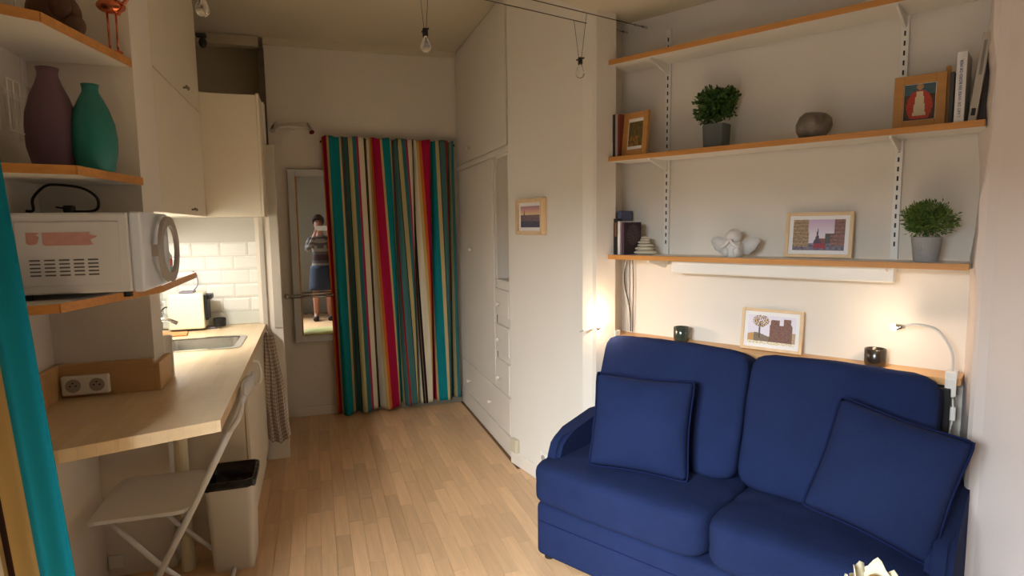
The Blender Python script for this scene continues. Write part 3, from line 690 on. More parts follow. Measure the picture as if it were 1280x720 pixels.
# seat plate
b = MB(); n_ = 14
sp_ = rr_poly(-.20, .15, -.205, .205, .05, 6)
top = []; bot = []
def seat_z(x, y): return .452 + .010*(x/.2)**2 - (.022*max(0, (-x-.15)/.05)**2)
for x, y in sp_: top.append(b.bm.verts.new((x, y, seat_z(x, y)))); bot.append(b.bm.verts.new((x, y, seat_z(x, y)-.014)))
b.bm.faces.new(top); b.bm.faces.new(bot[::-1])
for i in range(len(top)): b.bm.faces.new((bot[i], bot[(i+1) % len(top)], top[(i+1) % len(top)], top[i]))
b.build('seat', CHAIRM, fc)
for sy in (-.195, .195):
    MB().tube([(.355, sy, .87), (.30, sy, .74), (.145, sy, .435), (-.08, sy, 0.012)], .0115, n=10, smooth=False).build('back_tube', CHAIRM, fc, smooth=True)
for sy in (-.165, .165):
    MB().tube([(-.13, sy, .435), (.02, sy, .24), (.235, sy, .010)], .010, n=10, smooth=False).build('leg', CHAIRM, fc, smooth=True)
MB().cyl((.235, -.165, .012), (.235, .165, .012), .010).build('rear_bar', CHAIRM, fc, smooth=True)
MB().cyl((-.08, -.195, .013), (-.08, .195, .013), .0115).build('front_bar', CHAIRM, fc, smooth=True)
b = MB(); npts = []; Lb = 16
for i in range(Lb+1):
    t_ = i/Lb; y = -.225+.45*t_; cur = -.035*(1-(2*t_-1)**2)
    wd_ = .085*(1-.5*abs(2*t_-1)**4)
    for dz, off in ((-wd_, -.012), (0, 0), (wd_, -.006)): npts.append((.315+cur+.035+dz*.42+off-.012, y, .79+dz))
vs_ = [b.bm.verts.new(p) for p in npts]
for i in range(Lb):
    for k in range(2): b.bm.faces.new((vs_[i*3+k], vs_[i*3+k+1], vs_[i*3+k+4], vs_[i*3+k+3]))
ob = b.build('backrest', CHAIRM, fc, smooth=True); md = ob.modifiers.new('thickness', 'SOLIDIFY'); md.thickness = .014; md.offset = 0
# checked towel
tw = thing('checked_tea_towel', 'checked white and brown tea towel hanging beside the base unit', 'towel', A(-.275, 4.02), RA)
m = bpy.data.materials.new('checked_cloth'); m.use_nodes = True; nt = m.node_tree; N = nt.nodes; Lk = nt.links
uv = N.new('ShaderNodeUVMap'); uv.uv_map = 'uv'; sx = N.new('ShaderNodeSeparateXYZ'); Lk.new(uv.outputs[0], sx.inputs[0])
outs = []
for ax, k in ((0, 12), (1, 30)):
    mu = N.new('ShaderNodeMath'); mu.operation = 'MULTIPLY'; mu.inputs[1].default_value = k; Lk.new(sx.outputs[ax], mu.inputs[0])
    fr = N.new('ShaderNodeMath'); fr.operation = 'FRACT'; Lk.new(mu.outputs[0], fr.inputs[0])
    lt = N.new('ShaderNodeMath'); lt.operation = 'LESS_THAN'; lt.inputs[1].default_value = .28; Lk.new(fr.outputs[0], lt.inputs[0]); outs.append(lt)
ad = N.new('ShaderNodeMath'); ad.operation = 'ADD'; Lk.new(outs[0].outputs[0], ad.inputs[0]); Lk.new(outs[1].outputs[0], ad.inputs[1])
rp = N.new('ShaderNodeValToRGB'); Lk.new(ad.outputs[0], rp.inputs[0]); rp.color_ramp.elements[0].color = (*lin((.84,.79,.74)), 1); rp.color_ramp.elements[1].color = (*lin((.45,.36,.33)), 1)
dv = N.new('ShaderNodeMath'); dv.operation = 'MULTIPLY'; dv.inputs[1].default_value = .5; Lk.new(ad.outputs[0], dv.inputs[0]); Lk.new(dv.outputs[0], rp.inputs[0])
Lk.new(rp.outputs[0], N['Principled BSDF'].inputs['Base Color']); N['Principled BSDF'].inputs['Roughness'].default_value = .95
pts = []; uvs = []; nu, nv = 40, 40
for j in range(nv):
    t_ = j/(nv-1)
    for i in range(nu):
        s = i/(nu-1); wdt = .045+.115*(1-t_)**.7
        x = -.035+(.02*(1-t_))+(s-.45)*wdt+.004*math.sin(t_*9+s*4); y = .016*(1.2-t_)*math.sin(s*19+t_*2)+.006*math.sin(s*41); z = .185+.665*t_-.05*math.sin(s*3)*(1-t_)
        pts.append((x, y, z)); uvs.append((s, t_))
grid_mesh('cloth', pts, nu, nv, m, tw, uvs, thick=.002)
MB().tube([(-.075, .0, .86), (-.06, -.02, .875), (-.04, -.01, .86), (-.035, 0, .84)], .0025, n=6).build('loop', WPLAST, tw, smooth=True)

# ================================================================== FOREGROUND CURTAIN
t = thing('foreground_curtain', 'teal, tan and dark brown striped curtain hanging at the near left edge', 'curtain', Vector((0, 0, 0)), 0)
pts = []; uvs = []; nu, nv = 140, 50
for j in range(nv):
    z = .02+2.40*j/(nv-1)
    for i in range(nu):
        s = i/(nu-1)
        edge = -.664-.069*(z-1.5)
        v_ = edge-.34*(1-s); u_ = 1.68+.012*math.sin(s*34+.4)-.05*(1-s)
        v_ = max(v_, -.905+.004*math.sin(s*30)); q = A(v_, u_, z)
        pts.append(tuple(q)); uvs.append((1.9999-(1-s)*1.36, z))
grid_mesh('fabric', pts, nu, nv, CURF, t, uvs, thick=.002)
MB().cyl(A(-.915, 1.66, 2.43), A(-.50, 1.66, 2.43), .010).build('curtain_rod', WIRE, t, smooth=True)

# ================================================================== SOFA (frame B, origin at the centre of its back)
SX = -.895
sf = thing('sofa', 'navy blue two-seat sofa under the wall shelves', 'sofa', B(SX, 2.3), RB)
def S(x, w): return (x-SX, w-2.3)
def cush(nm, x0, x1, w0, w1, z0, z1, T=None, puff=.10, p=6, seed=0, wr=.005, par=sf, n=14, sag=0):
    cx, cw, cz = (x0+x1)/2-SX, (w0+w1)/2-2.3, (z0+z1)/2
    M = Matrix.Translation((cx, cw, cz)) @ (T or Matrix.Identity(4))
    return MB().cushion(x1-x0, w1-w0, z1-z0, p=p, puff=puff, T=M, wr=wr, seed=seed, n=n, sag=sag).build(nm, NAVY, par, smooth=True)
bs = MB(); bs.box(-1.665-SX, -.160-SX, 1.985-2.3, 2.60-2.3, .018, .268, .028, 4); auto(bs.build('base', NAVY, sf), 50)
MB().tube([(-1.664-SX, 2.5-2.3, .185), (-1.668-SX, 2.02-2.3, .185), (-1.64-SX, 1.983-2.3, .185), (-.17-SX, 1.983-2.3, .185)], .0022, n=6, smooth=False).build('base_seam', NAVYD, sf, smooth=True)
for x, w_ in ((-1.62, 2.03), (-.17, 2.03), (-1.62, 2.55), (-.17, 2.55)): MB().cyl((x-SX, w_-2.3, 0.0005), (x-SX, w_-2.3, .03), .022, n=14).build('foot', BLACK, sf)
cush('seat_cushion', -1.688, -.876, 1.962, 2.50, .262, .452, seed=1, puff=.09, p=8)
cush('seat_cushion', -.874, -.165, 1.962, 2.50, .262, .452, seed=5, puff=.09, p=8, wr=.008)
TB = Matrix.Rotation(R(-17), 4, 'X')
cush('back_cushion', -1.605, -.902, 2.37, 2.57, .42, .955, TB, seed=9, puff=.05, p=10, wr=.005)
cush('back_cushion', -.896, -.258, 2.37, 2.57, .42, .955, TB, seed=12, puff=.05, p=10, wr=.006)
def arm(x0, x1):
    b = MB(); prof = []   # side outline in (w, z)
    pr_ = [(2.075, .10), (2.07, .40), (2.075, .47), (2.095, .515), (2.13, .542), (2.20, .555), (2.42, .592), (2.58, .60), (2.60, .58), (2.60, .10)]
    b.prism([(w_-2.3, z) for w_, z in pr_], x0-SX, x1-SX, T=Matrix(((0, 0, 1, 0), (1, 0, 0, 0), (0, 1, 0, 0), (0, 0, 0, 1))))
    bmesh.ops.bevel(b.bm, geom=[e for e in b.bm.edges if abs((e.verts[0].co-e.verts[1].co).x) < 1e-5], offset=.018, segments=3, affect='EDGES')
    auto(b.build('armrest', NAVY, sf), 50)
arm(-1.672, -1.60); arm(-.232, -.160)
b = MB(); b.box(-1.60-SX, -.24-SX, 2.585-2.3, 2.605-2.3, .06, .90, .004); b.build('back_frame', DARK, sf)
# scatter cushions
def scatter(label, loc, W, H, TH, Mrot, seed):
    b2 = MB(); n_ = 22
    for side in (1, -1):
        vs_ = []
        for j in range(n_+1):
            for i in range(n_+1):
                a = 2*i/n_-1; c = 2*j/n_-1
                pin = .03*(a*a*c*c)-.035*(abs(a*c)**9)
                x = a*W/2*(1-.035*(1-abs(c)**1.5)+.0)*(1+pin); z = c*H/2*(1-.035*(1-abs(a)**1.5))*(1+pin)
                th = TH/2*((1-abs(a)**2.6)*(1-abs(c)**2.6))**.55
                th += .006*noise.noise(Vector((a*3+seed, c*3, side)))*(1-abs(a)**4)*(1-abs(c)**4)
                vs_.append(b2.bm.verts.new(Mrot @ Vector((x, -side*th, z))))
        for j in range(n_):
            for i in range(n_): b2.bm.faces.new((vs_[j*(n_+1)+i], vs_[j*(n_+1)+i+1], vs_[(j+1)*(n_+1)+i+1], vs_[(j+1)*(n_+1)+i]))
    bmesh.ops.remove_doubles(b2.bm, verts=b2.bm.verts[:], dist=1e-4)
    t = thing('scatter_cushion', label, 'cushion', loc, RB, 'navy scatter cushions on the sofa')
    b2.build('cover', NAVY, t, smooth=True)
    ed = []
    for k in range(4*n_):
        q = k/n_; sd = int(q); s_ = 2*(q-sd)-1
        a, c = [(s_, -1), (1, s_), (-s_, 1), (-1, -s_)][sd]; pin = .03*(a*a*c*c)-.035*(abs(a*c)**9)
        ed.append(Mrot @ Vector((a*W/2*(1-.035*(1-abs(c)**1.5))*(1+pin), 0, c*H/2*(1-.035*(1-abs(a)**1.5))*(1+pin))))
    ed.append(ed[0]); MB().tube(ed, .004, n=6, smooth=False).build('piping', NAVYD, t, smooth=True)
    return t
scatter('upright navy scatter cushion at the left end of the sofa', B(-1.262, 2.205, .652), .42, .40, .14, (Matrix.Rotation(R(14), 4, 'Z') @ Matrix.Rotation(R(-16), 4, 'X') @ Matrix.Rotation(R(0), 4, 'Y')), 3)
scatter('navy scatter cushion leaning tilted against the right end of sofa', B(-.368, 2.195, .676), .385, .395, .14, (Matrix.Rotation(R(-4), 4, 'Z') @ Matrix.Rotation(R(-20), 4, 'X') @ Matrix.Rotation(R(10), 4, 'Y')), 8)

# ledge board behind the sofa
ld = thing('ledge_board', 'narrow wooden ledge board along the wall behind the sofa backs', 'shelf', B(-.95, 2.70), RB)
b = MB(); b.prism([(-.745, -.075), (.715, -.075), (.733, -.055), (.733, .058), (-.745, .058)], .905, .93); b.build('board', BOARD, ld)
MB().box(-.72, .69, -.055, .055, 0, .904).build('shadow_panel', DARK, ld)  # dark panel filled in for the shadow below the ledge, behind the sofa

# ================================================================== WALL SHELVES, UPRIGHTS
for nm, x, zt, where in (('l', -1.436, 2.43, 'left'), ('r', -.461, 2.43, 'right')):
    t = thing('shelf_upright', 'slotted white shelf upright on the shelf wall, the %s of the two' % where, 'upright', B(x, 2.758), RB, 'slotted shelf uprights')
    MB().box(-.013, .013, -.014, .001, 1.30 if 1 else 0, zt, .001).build('rail', WPLAST, t)
    b = MB(); z = 1.40
    while z < zt-.03:
        for sx in ((0,)): b.box(sx-.003, sx+.003, -.0152, -.0135, z, z+.018)
        z += .036
    b.build('slots', BLACK, t)
def wshelf(label, z, x0, x1, w0, thick, w1=2.745):
    xc = (x0+x1)/2; t = thing('wall_shelf_board', label, 'shelf', B(xc, 2.65, z), RB, 'long white wall shelves with pine edges')
    MB().box(x0-xc, x1-xc, w0+.008-2.65, w1-2.65, -thick, 0).build('board', WSHELF, t)
    MB().box(x0-xc-.001, x1-xc+.001, w0-2.65, w0+.008-2.65, -thick-.0005, .0005, .001).build('edge_strip', EDGE, t)
    for bx in (-1.436, -.461):
        b = MB(); b.prism([(w0+.02-2.65, -thick-.0005), (w1-.003-2.65, -thick-.0005), (w1-.003-2.65, -thick-.045), (w1-.02-2.65, -thick-.045), (w0+.02-2.65, -thick-.010)], bx-xc-.004, bx-xc+.004, T=Matrix(((0, 0, 1, 0), (1, 0, 0, 0), (0, 1, 0, 0), (0, 0, 0, 1))))
        b.build('bracket', WPLAST, t)
    return t
wshelf('topmost long shelf, empty, with an orange pine edge', 2.287, -1.655, -.235, 2.55, .021)
wshelf('middle long shelf holding the bowl, a plant, two framed pictures and books', 1.828, -1.655, -.190, 2.55, .021)
w3 = wshelf('lowest long shelf holding the angel figurine and the street picture', 1.349, -1.675, -.208, 2.55, .021)
bl = thing('light_batten', 'long white lamp batten fixed beneath the lowest wall shelf', 'lamp', B(-.887, 2.64, 1.327), RB)
MB().box(-.452, .452, -.022, .022, -.058, -.0005, .004).build('housing', WPLAST, bl)
MB().box(-.44, .44, -.015, .015, -.0605, -.058, .001).build('diffuser', mat('frosted_diffuser', (.92,.90,.84), .4), bl)

# ------------------------------------------------------------------ books
SH2, SH3 = 1.8285, 1.3495
def book(label, loc, T, H, D, m, pages=True, M=None, grp=None, rot=RB):
    """spine faces -y; T thickness in x, D depth in y, H height"""
    t = thing('book', label, 'book', loc, rot, grp)
    if M is not None: t.rotation_euler = (Matrix.Rotation(rot, 4, 'Z') @ M).to_euler()
    b = MB(); b.box(-T/2, T/2, 0, .003, 0, H, .0008).box(-T/2, -T/2+.0022, .003, D, 0, H).box(T/2-.0022, T/2, .003, D, 0, H)
    b.build('cover', m, t)
    MB().box(-T/2+.0022, T/2-.0022, .003, D-.003, .003, H-.003).build('pages', PAPER, t); return t
G2 = 'thin books at the left end of the middle shelf'
x = -1.652
for T_, m_, l_ in ((.013, BKDK, 'dark grey thin book, outermost at left end of middle shelf'), (.012, BKDB, 'dark brown thin book second from left on the middle shelf'), (.011, BKGREY, 'pale grey thin book, third from left on the middle shelf'), (.010, BKRED, 'narrow reddish book touching the oak frame on middle shelf')):
    book(l_, B(x+T_/2, 2.575, SH2), T_, .205, .14, m_, grp=G2); x += T_+.0012
bt_ = MB().box(-.006, .006, -.0012, 0, .01, .07).build('white_patch', PAPER, None); bt_.parent = [o for o in bpy.data.objects if o.name == 'book'][0]
G3 = 'books at left end of the lowest shelf'
bk = book('tall pale grey book, outermost at left end of lowest shelf', B(-1.655, 2.572, SH3), .020, .212, .15, BKGREY, grp=G3)
book('tall blue-grey book behind the black one on the lowest shelf', B(-1.628, 2.62, SH3), .020, .218, .11, BKBLUE, grp=G3)
bb = book('black book with a red mark on its spine, lowest shelf', B(-1.622, 2.578, SH3), .024, .178, .04, BKBLACK, grp=G3)
MB().box(-.004, .004, -.0012, 0, .09, .16).build('spine_mark', mat('gold_red', (.55,.35,.25), .5), bb)
book('white-spined book beside the purple one on lowest shelf', B(-1.600, 2.572, SH3), .014, .165, .13, BKWHITE, grp=G3)
pb = book('purple book with dark patterned cover, rightmost on lowest shelf', B(-1.580, 2.574, SH3), .018, .160, .10, BKPURP, grp=G3, M=Matrix.Rotation(R(-28), 4, 'Z'))
def darkcover(a, b_):
    r_ = math.hypot(a-.55, (b_-.62)*1.2); k = .5+.5*math.sin(math.atan2(b_-.62, a-.55)*18+r_*30)
    if r_ < .38: return (.16+.20*k, .13+.14*k, .15+.12*k)
    return (.15, .11, .13)
# cover seen from the room: stand a face on +x side
Mx = Matrix.Translation((.0095, .003, 0)) @ Matrix.Rotation(R(90), 4, 'Z')
print_mesh('printed_cover', .095, .156, darkcover, pb, y=0, z0=.002, x0=0, T=Mx, nx=26, nz=36)
G4 = 'books at the right end of the middle shelf'
book('thin grey book right behind the oak-framed portrait on middle shelf', B(-.296, 2.64, SH2), .013, .185, .09, BKDK, grp=G4)
wbk = book('upright white book with blue spine lettering on the middle shelf', B(-.264, 2.575, SH2), .028, .235, .15, BKWHITE, grp=G4)
text('lettering', "L'ART DE VIVRE EN BORD DE MER", .0125, INK, wbk, Matrix.Translation((.004, -.0006, .018)) @ Matrix.Rotation(R(-90), 4, 'Y') @ Matrix.Rotation(R(90), 4, 'X'))
Ml = Matrix.Rotation(R(5.5), 4, 'Y')
lbk = book('tall pale grey book leaning right on the middle shelf', B(-.228, 2.575, SH2+.001), .022, .285, .16, BKGREY, M=Ml, grp=G4)
MB().box(-.006, .006, -.0012, 0, .018, .042, .001).build('spine_emblem', INKB, lbk)
text('lettering', 'MAISONS', .012, INKG, lbk, Matrix.Translation((.004, -.0006, .17)) @ Matrix.Rotation(R(-90), 4, 'Y') @ Matrix.Rotation(R(90), 4, 'X')) if 0 else MB().box(-.004, .004, -.0010, 0, .15, .26, .0003).build('faded_print', INKG, lbk)
book('dark book leaning behind the tall pale grey book', B(-.203, 2.60, SH2+.001), .020, .262, .14, BKDB, M=Matrix.Rotation(R(2.0), 4, 'Y'), grp=G4)

# ------------------------------------------------------------------ picture frames
def frame(name, label, loc, W, H, bw, fm, mw_, fn, rotz=RB, tilt=0, yaw=0, d=.018, nx=48, nz=34, group=None, mh=None, easel=True):
    t = thing(name, label, 'picture frame', loc, rotz, group)
    t.rotation_euler = (Matrix.Rotation(rotz+yaw, 4, 'Z') @ Matrix.Rotation(-tilt, 4, 'X')).to_euler()
    b = MB(); b.box(-W/2, -W/2+bw, -d, 0, 0, H, .0012, 1).box(W/2-bw, W/2, -d, 0, 0, H, .0012, 1).box(-W/2+bw, W/2-bw, -d, 0, H-bw, H, .0012, 1).box(-W/2+bw, W/2-bw, -d, 0, 0, bw, .0012, 1)
    b.build('frame_moulding', fm, t)
    MB().box(-W/2+bw-.001, W/2-bw+.001, -d*.55, -.001, bw-.001, H-bw+.001).build('mount', MAT_, t)
    if mh is None: mh = mw_
    print_mesh('picture', W-2*bw-2*mw_, H-2*bw-2*mh, fn, t, y=-d*.55-.0006, z0=bw+mh, nx=nx, nz=nz)
    return t
def nz3(a, b_, s=0): return noise.noise(Vector((a, b_, s)))
def city(a, b_):
    if b_ > .58:
        k = (b_-.58)/.42; c0, c1, c2 = (.93,.86,.62), (.86,.66,.62), (.68,.50,.60)
        c = [c0[i]*(1-k*2)+c1[i]*k*2 for i in range(3)] if k < .5 else [c1[i]*(2-2*k)+c2[i]*(2*k-1) for i in range(3)]
        if abs(a-.2) < .018*(1+2*(.80-b_)) and b_ < .82: c = [.50,.42,.45]
        return tuple(c)
    q = .5+.5*nz3(a*22, b_*16); r_ = .5+.5*nz3(a*50, b_*60, 4)
    base = (.62,.52,.55) if b_ > .3 else (.42,.42,.52)
    k = .55+.55*q+.25*(r_-.5); return tuple(min(1, x*k) for x in base)
def eiffel(a, b_):
    def bld(seed, warm):
        k = .5+.5*nz3(a*30, b_*30, seed); wn = (int(b_*16) % 2)*.10
        return tuple(min(1, x*(.55+.6*k+wn)) for x in warm)
    lb = .32-.02*b_; rb = .80-.06*(b_ < .5)
    if a < lb and b_ > .12+.0*a: return bld(1, (.70,.58,.45))
    if a > rb and b_ > .15: return bld(2, (.58,.40,.36))
    if b_ < .22:
        if .42 < a < .65 and b_ > .06: return (.62,.18,.24)
        k = .5+.5*nz3(a*18, b_*18, 5); return (.38*k+.25, .38*k+.22, .42*k+.26)
    hw = .006+.085*max(0, (.78-b_)/.56)**2.6
    if abs(a-.485) < hw and b_ < .78: return (.33,.27,.32)
    if a > .63 and b_ < .55: return (.32,.30,.26)
    if a > .5 and b_ < .38: return (.50,.30,.28)
    k = b_; return (.90-.18*max(0, k-.5), .86-.32*max(0, k-.5), .90-.16*max(0, k-.5))
def cathedral(a, b_):
    k = .5+.5*nz3(a*26, b_*24, 9); n2 = nz3(a*60, b_*40, 3)
    inc = (.50 - .05*(1-b_) < a < .66+.02*(1-b_) and b_ < .86) or (.75 < a < .90+.03*(1-b_) and b_ < .90) or (.46 < a < .93 and b_ < .68)
    if inc and b_ > .10:
        return (.38+.22*k, .26+.17*k, .22+.14*k)
    if a > .88 and b_ < .45-.0 and b_ > .1: return (.66+.1*k, .56+.1*k, .48)
    if abs(a-.24-.03*b_) < .016 and .2 < b_ < .7: return (.36,.32,.28)
    if math.hypot((a-.27)*1.1, (b_-.80)*.9) < .19 and n2 > -.12: return (.45+.3*k, .38+.15*k, .20)
    if a < .46 and b_ < .32+.06*math.sin(a*9) and b_ > .10: return (.36+.3*k, .34+.2*k, .32+.1*k) if a > .14 else (.78,.60,.38)
    if b_ < .10: return (.84,.80,.55) if k > .5 else (.93,.90,.88)
    return (.93-.05*k, .90-.03*k, .93)
def foliage_art(a, b_):
    k = .5+.5*nz3(a*8, b_*9, 11); q = .5+.5*nz3(a*22, b_*22, 6)
    if b_ < .42 and a < .7 and k > .45: return (.62, .34+.15*q, .16)
    return (.26+.26*k, .24+.20*k, .14+.06*q)
def red_figure(a, b_):
    q = .5+.5*nz3(a*14, b_*14, 2)
    if math.hypot((a-.5), (b_-.92)*1.1) < .10: return (.78,.60,.42)
    if abs(a-.5) < .07+.16*(1-b_)*(b_ > .12) and .12 < b_ < .78: return (.86,.78+.05*q,.68)
    if math.hypot((a-.5)/1.05, (b_-.38)/1.15) < .40 and b_ > .03: return (.68+.1*q, .22+.08*q, .19)
    if b_ > .72: return (.28,.36+.08*q,.44)
    return (.27+.08*q, .22, .16)
frame('framed_print', 'small pale wood frame with a pink sunset skyline on the picture wall', Cp(.270, -.002, 1.447), .290, .205, .022, ASH, .020, city, rotz=RC, d=.030, group=None)
f2 = frame('framed_picture', 'oak frame around a small orange and olive painting at left on middle shelf', B(-1.528, 2.600, SH2+.001), .150, .205, .028, OAK, .004, foliage_art, yaw=R(-10), tilt=R(6), d=.016, nx=24, nz=34, mh=.016)
MB().box(-.088, -.064, -.012, .045, .0, .212, .004).build('side_stile', OAK, f2)
f3 = frame('framed_picture', 'oak frame with a red-cloaked figure painting at right on middle shelf', B(-.390, 2.650, SH2+.001), .158, .192, .030, OAK, .002, red_figure, yaw=R(3), tilt=R(5), d=.016, nx=28, nz=34)
MB().box(.072, .088, .0, .055, .0, .215, .004).build('side_stile', OAK, f3)
frame('framed_print', 'pale wood frame with a tower and red car street scene on the lowest shelf', B(-.726, 2.705, SH3+.001), .258, .188, .014, ASH, .016, eiffel, tilt=R(7), d=.014, nx=60, nz=44)
frame('framed_print', 'pale wood frame with a twin-towered cathedral print on the ledge', B(-.905, 2.712, .9315), .262, .185, .013, ASH, .016, cathedral, tilt=R(7), d=.014, nx=60, nz=44)

# ------------------------------------------------------------------ plants
def foliage(parent, c, rx, rz, n, size, mats, seed, narrow=.5):
    rg = random.Random(seed); me_v = []; me_f = []; mi = []
    cl = [Vector((rg.uniform(-1, 1), rg.uniform(-1, 1), rg.uniform(-.7, 1))).normalized()*rg.uniform(.45, .85) for _ in range(34)]
    for k in range(n):
        ctr = rg.choice(cl)+Vector((rg.gauss(0, .17), rg.gauss(0, .17), rg.gauss(0, .17)))
        if ctr.length > 1.12: ctr = ctr.normalized()*rg.uniform(.95, 1.15)
        p = Vector((c[0]+ctr.x*rx, c[1]+ctr.y*rx*.8, c[2]+ctr.z*rz))
        d = (ctr+Vector((rg.uniform(-.7, .7), rg.uniform(-.7, .7), rg.uniform(-.2, .9)))).normalized()
        s = d.cross(Vector((rg.uniform(-1, 1), rg.uniform(-1, 1), rg.uniform(-1, 1)))).normalized(); nn_ = d.cross(s)
        L = size*rg.uniform(.7, 1.3); W = L*narrow; i0 = len(me_v)
        me_v += [p, p+d*L*.5+s*W*.5+nn_*L*.08, p+d*L, p+d*L*.5-s*W*.5+nn_*L*.08]
        me_f += [(i0, i0+1, i0+2), (i0, i0+2, i0+3)]; q = rg.choice((0, 0, 1, 1, 2)); mi += [q, q]
    me = bpy.data.meshes.new('foliage'); me.from_pydata([tuple(v_) for v_ in me_v], [], me_f)
    for m_ in mats: me.materials.append(m_)
    for p_, q in zip(me.polygons, mi): p_.material_index = q
    o = bpy.data.objects.new('foliage', me); C.objects.link(o); o.parent = parent; o['kind'] = 'stuff'
    b = MB()
    for ctr in cl[:16]: b.tube([(0, 0, c[2]-rz*1.05), (ctr.x*rx*.3, ctr.y*rx*.3, c[2]-rz*.3), (ctr.x*rx*.8, ctr.y*rx*.7, c[2]+ctr.z*rz*.8)], .0013, n=4, sub=3)
    b.build('stem', GREEN, parent)
pl = thing('potted_plant', 'bushy dark green plant in a square slate-grey pot on the middle shelf', 'plant', B(-1.146, 2.65, SH2), RB, 'small bushy plants on the shelves')
MB().lathe([(.044, 0), (.046, .003), (.050, .104), (.050, .106), (.045, .106), (.044, .085)], n=32, sq=8).build('pot', SLATE, pl)
MB().lathe([(.0445, .0), (.0, .002)], (0, 0, .088), n=24, sq=8).build('soil', SOIL, pl)
foliage(pl, (0, 0, .184), .090, .080, 2100, .021, (LEAF1, LEAF2, LEAF1), 4, .7)
pl2 = thing('potted_plant', 'round mossy green plant in a pale concrete pot on the lowest shelf', 'plant', B(-.343, 2.64, SH3), RB, 'small bushy plants on the shelves')
MB().lathe([(.036, 0), (.038, .002), (.0485, .088), (.0485, .09), (.043, .09), (.042, .075)], n=32).build('pot', CONC, pl2, smooth=False)
MB().lathe([(.0425, .0), (.0, .002)], (0, 0, .077), n=24).build('soil', SOIL, pl2)
foliage(pl2, (0, 0, .148), .080, .068, 3200, .015, (LEAF2, LEAF3, LEAF2), 14, .38)

# ------------------------------------------------------------------ bowl, stones, angel, candle holders
b = MB(); b.lathe([(.020, 0), (.045, .004), (.062, .026), (.066, .048), (.058, .075), (.040, .090), (.030, .092), (.030, .086), (.04, .07)], n=30)
for v_ in b.bm.verts:
    v_.co.z *= 1.1; v_.co.x += .012*(v_.co.z/.09-.5)*(1); v_.co.z += -.10*v_.co.x*(v_.co.z/.09)+.0*v_.co.x
    k = noise.noise(v_.co*38)*.004*(v_.co.z > .006); v_.co += Vector((v_.co.x, v_.co.y, 0)).normalized()*k if (v_.co.x or v_.co.y) else Vector()
tag(b.build('stone_tealight_bowl', STONEB, loc=B(-.738, 2.63, SH2), rot=RB, smooth=True), 'round mottled grey-brown stone bowl on the middle shelf', 'bowl')
cn = thing('stacked_stone_ornament', 'little cairn of cream flat stones beside books on the lowest shelf', 'ornament', B(-1.503, 2.655, SH3), RB)
z = .001
for k, (r_, h_, dx) in enumerate(((.070, .020, 0), (.058, .018, -.006), (.046, .015, .004), (.036, .014, -.004), (.027, .012, .002), (.019, .011, 0))):
    b = MB(); b.sph((dx, 0, z+h_/2), 1, (r_, r_*.6, h_/2*1.12), n=12); b.build('stone', PEBBLE, cn, smooth=True); z += h_*.98
an = thing('angel_figurine', 'white porcelain kneeling angel figurine with spread wings on the lowest shelf', 'figurine', B(-1.055, 2.645, SH3), RB)
b = MB(); b.cushion(.088, .07, .075, (0, 0, .033), p=3, puff=0); b.sph((-.022, -.028, .022), .020, (.8, 1.2, 1.1)); b.sph((.026, -.024, .024), .022, (.8, 1.2, 1.1)); b.build('body', PORC, an, smooth=True)
b = MB(); b.sph((.0, -.008, .086), .033, (1.02, .95, .98)); b.sph((.0, .004, .092), .034, (1.0, .95, .92)); b.build('head', PORC, an, smooth=True)
for sx in (-1, 1):
    MB().tube([(sx*.030, -.01, .060), (sx*.034, -.036, .045), (sx*.012, -.048, .062), (sx*.006, -.04, .075)], .008, n=8).build('arm', PORC, an, smooth=True)
    b = MB(); ol = [(.020, .055), (.045, .080), (.075, .090), (.100, .086), (.111, .070), (.106, .054), (.094, .048), (.096, .036), (.085, .026), (.072, .024), (.066, .012), (.050, .010), (.030, .022)]
    if sx < 0: ol = [(-x_, y_) for x_, y_ in ol][::-1]
    b.prism(ol, -.006, .006, T=Matrix(((1, 0, 0, 0), (0, 0, 1, .018), (0, 1, 0, 0), (0, 0, 0, 1))))
    bmesh.ops.bevel(b.bm, geom=[e for e in b.bm.edges if abs(e.verts[0].co.y-e.verts[1].co.y) < 1e-6], offset=.0035, segments=2, affect='EDGES')
    b.build('wing', PORC, an, smooth=True)
for lab, x_, w_, m_ in (('dark green glass candle holder on the ledge, left of the cathedral print', -1.318, 2.692, GLASSD), ('dark brown glass candle holder on ledge near the right lamp', -.495, 2.685, GLASSB)):
    tag(MB().lathe([(.030, 0), (.036, .004), (.0385, .02), (.0385, .068), (.036, .070), (.034, .068), (.034, .03), (0, .028)], n=32).build('candle_holder', m_, loc=B(x_, w_, .9305), rot=RB, smooth=True), lab, 'candle holder', 'glass candle holders on the ledge')

# ------------------------------------------------------------------ clip lamps
def clip_lamp(label, loc, neck, head, hd, P=None):
    t = thing('clip_lamp', label, 'lamp', loc, RB, 'gooseneck clip lamps on the ledge')
    b = MB(); b.box(-.018, .018, -.022, .03, .001, .030, .004).box(-.017, .017, -.024, -.010, -.060, .004, .003).box(-.013, .013, -.022, .028, -.064, -.052, .003); b.build('clip', WPLAST, t)
    MB().tube(neck, .0042, n=8).build('gooseneck', GREYF, t, smooth=True)
    h = Vector(head); d = Vector(hd).normalized()
    MB().cyl(h-d*.03, h, .007, .013, n=16).build('lamp_head', CHROME, t, smooth=True)
    MB().sph(h+d*.005, .0125, n=10).build('bulb', GLOW, t, smooth=True)
    return t
clip_lamp('lit gooseneck clip lamp at the right end of the ledge', B(-.243, 2.63, .930), [(0, 0, .02), (0.0, 0, .08), (-.018, 0, .13), (-.055, 0, .175), (-.11, -.005, .188), (-.150, -.008, .180)], (-.178, -.010, .172), (-1, -.1, -.15))
